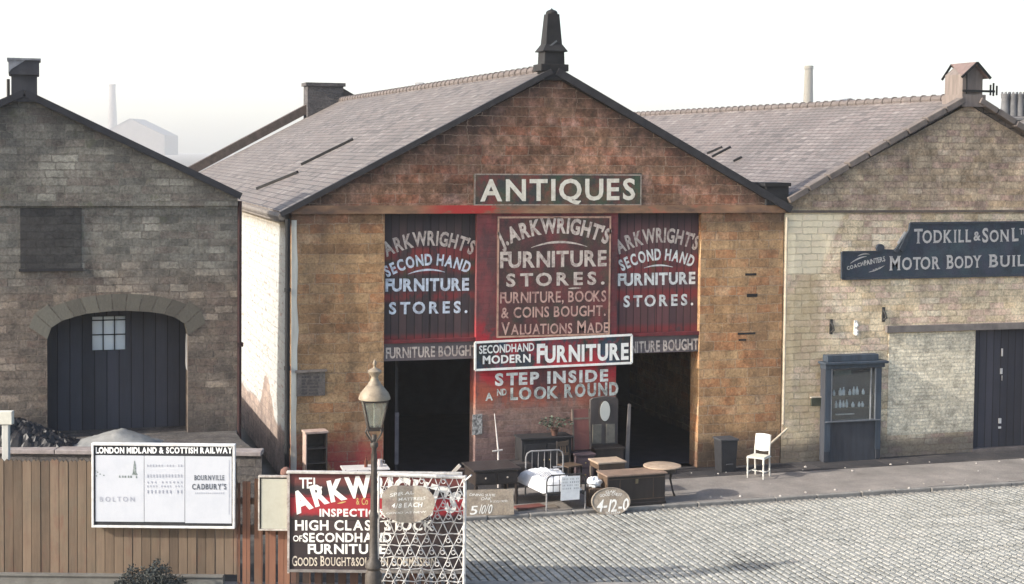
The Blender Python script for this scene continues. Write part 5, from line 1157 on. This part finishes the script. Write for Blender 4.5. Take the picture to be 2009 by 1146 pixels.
for q_ in (-.22, .23):
    mb = MB(); mb.box(q_-.2, q_+.2, -.384, -.3705, .46, .66); dq = mb.build('drawer', plain('drawer_dark', (.05, .04, .036), (.022, .019, .018), 5), dt_, local=True, bevel=.004)
    mb = MB(); mb.lathe([(.014, 0), (.022, .014), (.012, .03)], (0, 0, 0), 10); mb.v = [Vector((q_+v.x, -.385-v.z, .56+v.y)) for v in mb.v]; mb.build('knob', plain('pale_knob', (.4, .36, .3), (.2, .17, .14)), dq, local=True, smooth=True)
for sx in (-.41, .43):
    for sy_ in (-.35, .35): mb = MB(); leg_turned(mb, sx, sy_, .42, .035); mb.build('leg', DWOOD, dt_, local=True, smooth=True)
for i_, (a_, b_, r_) in enumerate(((9.28, 28.28, 9), (9.45, 28.38, -4))):
    o_ = thing('flat_board', ('reddish board lying flat on the pavement, upper of two', 'worn board lying flat under the reddish board by the bed leg')[i_], 'board', (a_+.1*i_, b_-.1*i_, .03 if i_ == 0 else .002), R(r_), 'boards lying on the pavement')
    mb = MB(); mb.box(-.30, .30, -.13, .13, 0, .025); mb.build('plank', RWOOD if i_ == 0 else plain('worn_board', (.2, .17, .14), (.09, .07, .06), 6), o_, local=True)

# white chair standing alone
X0, Y0 = za(1484, 938); cr = thing('white_chair', 'pale painted dining chair with padded back standing alone on the pavement', 'chair', (15.0, 29.78, 0), R(-48))
WCH = plain('chair_cream_paint', (.64, .63, .58), (.34, .31, .27), 12, rough=.5)
for sx in (-1, 1):
    mb = MB(); leg_turned(mb, sx*.18, -.19, .43, .019); mb.build('leg', WCH, cr, local=True, smooth=True)
    mb = MB(); mb.tube([(sx*.165, .23, 0), (sx*.165, .19, .43), (sx*.165, .195, .62), (sx*.165, .25, .90)], [.017, .021, .019, .015], 8); mb.build('leg', WCH, cr, local=True, smooth=True)
mb = MB(); mb.prism([(0, 0)]*0+[(-.21, .43), (.21, .43), (.21, .455), (-.21, .455)], -.21, .20); mb.build('seat', WCH, cr, local=True, bevel=.012)
mb = MB(); mb.slab([(-.20, -.2, .475), (.20, -.2, .475), (.18, .18, .475), (-.18, .18, .475)], .019); mb.build('seat_pad', plain('seat_pad_cream', (.60, .58, .5), (.4, .37, .3), 8), cr, local=True, bevel=.008)
mb = MB(); vs = []
for j in range(7):
    for i in range(7): a = i/6*2-1; z_ = .57+.33*j/6-(.03*(1-a*a) if j == 0 else 0)+(.012*(1-a*a) if j == 6 else 0); vs.append((a*.16, .18+.175*(max(0, z_-.6))+.02*(1-a*a)-.012, z_))
fs = [(j*7+i, j*7+i+1, (j+1)*7+i+1, (j+1)*7+i) for j in range(6) for i in range(6)]; n0 = len(vs); vs += [(p_[0], p_[1]+.03, p_[2]) for p_ in vs]; fs += [tuple(n0+k for k in f[::-1]) for f in fs[:36]]
rim = list(range(7))+[7*j+6 for j in range(1, 7)]+[42+i for i in range(5, -1, -1)]+[7*j for j in range(5, 0, -1)]; fs += [(rim[k], n0+rim[k], n0+rim[(k+1) % 24], rim[(k+1) % 24]) for k in range(24)]
mb.add(vs, fs); mb.build('backrest', plain('chair_back_white', (.74, .74, .70), (.55, .53, .48), 8), cr, local=True, smooth=True)
for a_, b_ in (((-.18, -.19, .14), (-.165, .22, .12)), ((.18, -.19, .14), (.165, .22, .12)), ((-.17, .02, .13), (.17, .02, .13))): mb = MB(); mb.bar(a_, b_, .018, .02); mb.build('stretcher', WCH, cr, local=True)
bx_, by_ = za(1427, 926); bn = thing('dark_bin', 'dark box shaped bin standing against the ochre wall', 'bin', (bx_, 30.55, 0))
mb = MB(); mb.frustum(0, 0, 0, .70, .17, .17, .20, .20); mb.build('body', plain('bin_dark', (.03, .03, .034), (.015, .015, .017), 6), bn, local=True, bevel=.01)
mb = MB(); mb.box(-.22, .22, -.22, .22, .701, .74); mb.box(-.08, .08, -.235, -.2, .17, .20); mb.build('lid', plain('bin_lid', (.06, .06, .066), (.03, .03, .033), 6), bn, local=True, bevel=.008)

# furniture against the pier
dr = thing('mirror_dresser', 'dark dresser with an oval mirror and two pale panels, right side of the painted pier', 'dresser', (11.77, 30.6, 0))
mb = MB(); mb.box(-.31, .33, -.20, .22, .0, .64); mb.box(-.34, .36, -.23, .24, .641, .68); mb.build('cupboard', DWOOD, dr, local=True, bevel=.008)
mb = MB(); mb.box(-.31, .33, .14, .22, .681, 1.66); mb.prism([(-.31, 1.66), (.33, 1.66), (.28, 1.70), (.01, 1.73), (-.26, 1.70)], .14, .22); mb.build('back', plain('dresser_back', (.095, .08, .072), (.045, .038, .038), 5, streak=True), dr, local=True, bevel=.006)
mb = MB(); mb.ellipse(.01, 1.42, .13, .235, .105, .138, 36); mb.build('mirror_frame', DWOOD, dr, local=True)
mb = MB(); mb.ellipse(.01, 1.42, .115, .218, .095, .104, 36); mb.build('mirror', plain('mirror_pale', (.52, .52, .47), (.42, .42, .38), 3, rough=.25), dr, local=True)
for a_ in (-.26, .05):
    mb = MB(); mb.box(a_, a_+.20, .115, .139, .72, 1.13); mb.build('panel', plain('dresser_panel', (.17, .155, .125), (.09, .08, .07), 7), dr, local=True)
pl_ = thing('red_panel', 'tall red brown panelled door leaf leaning beside the mirror dresser', 'panel', (11.17, 30.46, .66), 0, None, R(-7))
mb = MB(); mb.box(-.17, .17, -.02, .02, .0, .86); mb.build('leaf', RWOOD, pl_, local=True, bevel=.006)
mb = MB(); mb.box(-.205, -.171, -.03, .025, 0, .86); mb.box(.171, .205, -.03, .025, 0, .86); mb.box(-.17, .17, -.028, -.021, .64, .68); mb.build('frame', plain('panel_frame', (.17, .13, .1), (.07, .05, .045), 9), pl_, local=True)
st_ = thing('plum_cabinet', 'narrow plum coloured cabinet carrying the red brown leaning panel', 'cabinet', (11.15, 30.38, 0))
mb = MB(); mb.box(-.2, .2, -.2, .24, 0, .58); mb.box(-.23, .23, -.23, .26, .581, .62); mb.build('body', plain('cabinet_plum', (.11, .075, .08), (.055, .04, .045), 6, streak=True), st_, local=True, bevel=.006)
for q_, h_ in ((.06, .30), (.34, .53)):
    mb = MB(); mb.box(-.15, .15, -.215, -.201, q_, h_); dq = mb.build('drawer_front', plain('drawer_plum', (.13, .09, .095), (.07, .05, .055), 6), st_, local=True, bevel=.004)
    mb = MB(); mb.lathe([(.012, 0), (.02, .012), (.01, .026)], (0, 0, 0), 10); mb.v = [Vector((v.x, -.216-v.z, (q_+h_)/2+v.y)) for v in mb.v]; mb.build('knob', MATS['brass_knob'], dq, local=True, smooth=True)
db_ = thing('dark_sideboard', 'black sideboard against the pier behind the bed head', 'sideboard', (10.33, 30.55, 0))
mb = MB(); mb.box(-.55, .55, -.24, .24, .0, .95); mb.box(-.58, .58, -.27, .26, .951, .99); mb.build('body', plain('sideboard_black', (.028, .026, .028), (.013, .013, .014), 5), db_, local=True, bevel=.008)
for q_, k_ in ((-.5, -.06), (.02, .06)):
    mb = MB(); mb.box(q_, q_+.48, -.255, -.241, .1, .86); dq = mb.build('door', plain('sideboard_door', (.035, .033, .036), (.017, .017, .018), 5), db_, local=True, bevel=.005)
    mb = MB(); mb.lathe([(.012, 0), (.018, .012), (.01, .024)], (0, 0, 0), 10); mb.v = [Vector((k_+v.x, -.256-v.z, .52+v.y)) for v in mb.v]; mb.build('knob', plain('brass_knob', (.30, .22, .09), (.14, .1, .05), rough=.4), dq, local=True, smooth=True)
pt_ = thing('potted_plant', 'leafy dark green pot plant on top of the black sideboard', 'plant', (10.55, 30.45, .99))
mb = MB(); mb.lathe([(.06, 0), (.085, .13), (.095, .14), (.09, .16)], (0, 0, 0), 14); mb.build('pot', plain('plant_pot', (.12, .06, .045), (.07, .04, .03)), pt_, local=True, smooth=True)
mb = MB()
for k in range(170):
    a = random.uniform(0, 6.28); r_ = random.uniform(.03, .34)*random.uniform(.6, 1); z_ = .17+random.uniform(0, .24)*(1-r_); c = Vector((r_*math.cos(a)*1.2, r_*math.sin(a)*.6, z_)); d = Vector((math.cos(a), math.sin(a), random.uniform(-.4, .7))).normalized()*random.uniform(.05, .09); s2 = d.cross(Vector((random.uniform(-1, 1), random.uniform(-1, 1), 1))).normalized()*.022
    mb.add([c, c+d*.5+s2, c+d, c+d*.5-s2], [(0, 1, 2, 3)])
g = G('plant_leaf'); g.col(g.ramp(g.noise(g.n('NewGeometry'), 20), [(.35, (.03, .045, .03)), (.62, (.09, .11, .08)), (.75, (.28, .30, .26))])); mb.build('foliage', g.m, pt_, local=True)
po = thing('leaning_pole', 'thin pale pole with a short crosspiece leaning on the left of the pier', 'pole', (9.32, 30.3, 0))
mb = MB(); mb.tube([(-.09, -.12, .0), (.0, .2, .72), (.05, .66, 1.42)], [.022, .020, .010], 8); mb.build('shaft', plain('pole_pale', (.52, .48, .44), (.25, .22, .2)), po, local=True, smooth=True)
mb = MB(); mb.tube([(-.13, .19, .715), (.09, .19, .73)], .018, 8); mb.build('crosspiece', MATS['pole_pale'], po, local=True, smooth=True)
bl_ = flat_sign('small_bill', 'small black and white printed bill pasted at the left edge of the pier', [(926, 854), (946, 852), (946, 812), (927, 814)], mottled('bill_paper', (.42, .40, .37), [((.06, .055, .055), .9), ((.03, .03, .03), .6)], 16), .012)
lb_ = thing('leaning_board', 'narrow grey board leaning at the right of the mirror dresser', 'board', (12.24, 30.58, 0), R(0), None, R(-5))
mb = MB(); mb.prism([(-.04, .1), (.06, .1), (.14, 1.55), (.08, 1.56)], -.012, .012); mb.build('plank', plain('board_grey', (.17, .155, .145), (.08, .07, .07), 7), lb_, local=True)
dc_ = thing('dark_dining_chair', 'dark wooden dining chair standing between the bed head and plum cabinet', 'chair', (10.72, 29.95, 0), R(20))
for sx in (-1, 1):
    mb = MB(); leg_turned(mb, sx*.17, -.17, .44, .018); mb.build('leg', DWOOD, dc_, local=True, smooth=True)
    mb = MB(); mb.tube([(sx*.16, .2, 0), (sx*.16, .18, .45), (sx*.15, .25, .93)], [.018, .02, .015], 8); mb.build('leg', DWOOD, dc_, local=True, smooth=True)
mb = MB(); mb.box(-.20, .20, -.2, .19, .44, .47); mb.build('seat', WOOD, dc_, local=True, bevel=.01)
mb = MB(); mb.box(-.15, .15, .225, .25, .82, .91); mb.box(-.15, .15, .205, .225, .62, .67)
for q_ in (-.06, .0, .06): mb.bar((q_, .213, .66), (q_, .238, .83), .02, .012, (0, 1, 0))
mb.build('backrest', WOOD, dc_, local=True)
tk_ = thing('travelling_trunk', 'dark ribbed travelling trunk lying in front of the left side of the pier', 'trunk', (9.62, 30.35, 0), R(-3))
mb = MB(); mb.box(-.34, .34, -.22, .22, 0, .40); mb.build('body', plain('trunk_black', (.035, .03, .032), (.016, .015, .016), 6), tk_, local=True, bevel=.012)
mb = MB(); mb.prism([(-.36, .401), (.36, .401), (.36, .47), (.30, .50), (-.30, .50), (-.36, .47)], -.235, .235); mb.build('lid', plain('trunk_lid', (.06, .05, .048), (.03, .026, .026), 6), tk_, local=True, bevel=.008)
for q_ in (-.2, .0, .2): mb = MB(); mb.box(q_-.02, q_+.02, -.232, -.221, .0, .40); mb.build('rib', WOOD, tk_, local=True)
# shelf and marble topped washstand behind the hoarding
bs = thing('bookcase', 'empty bookcase with pale edges against the left end of the ochre wall', 'bookcase', (5.47, 30.62, 0), R(3))
mb = MB(); mb.box(-.2, .2, .14, .16, .0, 1.26); 
for z_ in (.04, .34, .64, .94): mb.box(-.2, .2, -.14, .14, z_, z_+.02)
mb.box(.201, .222, -.15, .16, 0, 1.26); mb.build('carcass', plain('bookcase_dark', (.075, .06, .052), (.035, .03, .028), 6), bs, local=True)
mb = MB(); mb.box(-.222, -.201, -.15, .16, 0, 1.26); mb.box(-.24, .24, -.16, .17, 1.261, 1.30); mb.build('pale_edge', plain('bookcase_edge', (.46, .35, .29), (.24, .16, .13), 9), bs, local=True)
tx, ty = za(716, 917, .76)
ws = thing('marble_washstand', 'white marble topped washstand showing above the hoarding rail', 'washstand', (tx, ty, 0), R(-4))
MARB = plain('marble_white', (.66, .64, .61), (.48, .44, .42), 5, rough=.3)
mb = MB(); mb.box(-.46, .46, -.24, .24, .74, .765); mb.build('table_top', MARB, ws, local=True, bevel=.004)
mb = MB(); mb.box(-.42, .42, -.2, .2, .1, .739); mb.build('case', WOOD, ws, local=True, bevel=.006)
for sx in (-.38, .38):
    for sy_ in (-.17, .17): mb = MB(); mb.box(sx-.03, sx+.03, sy_-.03, sy_+.03, 0, .1); mb.build('leg', WOOD, ws, local=True)
for i_, (ux, n_, l_) in enumerate(((.02, 'brown_bottle', 'small red brown bottle standing on the marble washstand'), (.3, 'china_jug', 'small china jug near the right end of the marble washstand'))):
    o_ = thing(n_, l_, ('bottle', 'jug')[i_], (tx+ux, ty, .766)); mb = MB()
    if i_ == 0: mb.lathe([(.035, 0), (.037, .10), (.014, .15), (.014, .19)], n=12); mb.build('glass', plain('bottle_brown', (.16, .05, .03), (.08, .03, .02), rough=.2), o_, local=True, smooth=True)
    else:
        mb.lathe([(.04, 0), (.062, .05), (.045, .11), (.05, .14)], n=14); mb.tube([(.045, 0, .12), (.09, 0, .11), (.085, 0, .06), (.055, 0, .04)], .008, 6); mb.build('china', plain('china_pale', (.55, .5, .48), (.3, .25, .25), rough=.25), o_, local=True, smooth=True)
# ------------------------------------------------------------------ railway yard bits on the loading bank
ty0 = Vector(AX*fa(228, 860, 29.2)[0]+FH*29.2)
tp = thing('tarpaulin_mound', 'low pale grey tarpaulin mound before the arch', 'tarpaulin', (ty0.x, ty0.y, BANK), -YAW)
def mound(L_, Wd, Hh, nx=26, ny=12, jag=.02, skew=0):
    mb = MB(); vs = []; fs = []
    for j in range(ny+1):
        for i in range(nx+1):
            a, b = i/nx*2-1, j/ny*2-1; pk = max(0, 1-abs(a-skew)/(1-skew if a > skew else 1+skew)); h = Hh*(pk**.8)*max(0, 1-b*b)**.6
            vs.append((a*L_, b*Wd, max(0, h+random.uniform(-jag, jag)*(h > 0))))
    for j in range(ny):
        for i in range(nx): fs.append((j*(nx+1)+i, j*(nx+1)+i+1, (j+1)*(nx+1)+i+1, (j+1)*(nx+1)+i))
    mb.add(vs, fs); return mb
mound(.82, .5, .30, jag=.012, skew=.1).build('sheet', plain('tarp_grey', (.26, .26, .25), (.13, .13, .125), 4), tp, local=True, smooth=True)
cp = Vector(AX*fa(35, 860, 28.9)[0]+FH*28.9)
co = thing('coal_heap', 'black coal heap on the loading bank at the far left', 'coal heap', (cp.x, cp.y, BANK), -YAW)
mound(1.15, .55, .62, 40, 20, .05, -.25).build('coal', plain('coal_black', (.022, .021, .024), (.008, .008, .009), 12, rough=.45), co, local=True)
tq = Vector(AX*fa(12, 860, 25.0)[0]+FH*25.0)
ps = thing('white_post', 'white post with square head board at the far left edge of the fence', 'post', (tq.x, tq.y, 0), -YAW)
def rel(y): return fa(12, y, 25.0)[1]
mb = MB(); mb.box(-.055, .055, -.05, .05, 0, rel(832)); mb.build('shaft', plain('post_white_paint', (.52, .52, .48), (.34, .33, .3), 9, streak=True), ps, local=True, bevel=.008)
mb = MB(); mb.box(-.24, .12, -.07, .05, rel(832), rel(806)); mb.build('head', plain('post_head_paint', (.56, .55, .48), (.38, .37, .32), 9), ps, local=True, bevel=.01)
# dark shrub at the foot of the fence
bp = Vector(AX*fa(295, 1140, 23.6)[0]+FH*23.6)
sh_ = thing('dark_shrub', 'dark bushy shrub at the foot of the brown fence below the railway notice board', 'shrub', (bp.x, bp.y, 0), -YAW)
mb = MB()
for k in range(9): a = random.uniform(-1, 1); mb.tube([(a*.1, 0, 0), (a*.3, random.uniform(-.05, .1), .2), (a*.5, random.uniform(-.1, .1), .38)], [.015, .010, .005], 5)
mb.build('stem', WOOD, sh_, local=True)
mb = MB()
for k in range(3400):
    while True:
        a, b, c_ = random.uniform(-1, 1), random.uniform(-1, 1), random.uniform(0, 1)
        lim = (1-abs(a)**2.2)*(.86+.14*math.sin(a*9)+.06*math.sin(a*23))
        if c_ < lim and abs(b) < (1-a*a)**.5: break
    c = Vector((a*.70, b*.28, .02+c_*.52)); d = Vector((random.uniform(-1, 1), random.uniform(-1, 1), random.uniform(-.3, 1))).normalized()*random.uniform(.03, .065); s2 = d.cross(Vector((random.uniform(-1, 1), random.uniform(-1, 1), random.uniform(-1, 1)))).normalized()*.014
    mb.add([c, c+d*.5+s2, c+d, c+d*.5-s2], [(0, 1, 2, 3)])
g = G('shrub_leaf'); g.col(g.ramp(g.noise(g.n('NewGeometry'), 14, 5, .7), [(.3, (.02, .024, .024)), (.7, (.05, .056, .052))])); mb.build('foliage', g.m, sh_, local=True)
# small broken stones and litter along the kerb
mb = MB()
for k in range(55):
    x, y = random.uniform(9, 23), random.choice([random.gauss(28.1, .12), random.uniform(28.1, 30.9), random.gauss(30.2, .25)]); r_ = random.choice([.010, .012, .016, .02, .03]); z0_ = .006 if y > 30.08 else (.002 if y > 28.02 else .0)
    if x < 12.8 and y < 30.9: continue
    mb.M = Matrix.Translation((x, y, z0_)) @ Matrix.Rotation(random.uniform(0, 3), 4, 'Z'); n_ = 6
    mb.lathe([(r_, 0), (r_*random.uniform(.7, 1.1), r_*.5), (r_*.4, r_*.9)], n=n_, sx=random.uniform(.7, 1.5))
rb = mb.build('rubble', plain('rubble_pale', (.5, .47, .42), (.25, .22, .2), 9)); tag(rb, 'pale broken stones and litter scattered on the far pavement', 'litter', kind='stuff')

# ------------------------------------------------------------------ haze
g = G('haze_air'); g.t.nodes.remove(g.b); pv = g.n('VolumePrincipled', None, None, None)
pv.inputs['Color'].default_value = (.95, .95, .95, 1); pv.inputs['Density'].default_value = .00036; pv.inputs['Anisotropy'].default_value = .2
g.t.links.new(pv.outputs[0], g.t.nodes['Material Output'].inputs[1])
mb = MB(); mb.box(-1900, 1900, -100, 2200, -1.3, 105); hz = mb.build('haze', g.m); hz['kind'] = 'stuff'; hz['label'] = 'thin pale smoke haze over the whole street'; hz['category'] = 'haze'
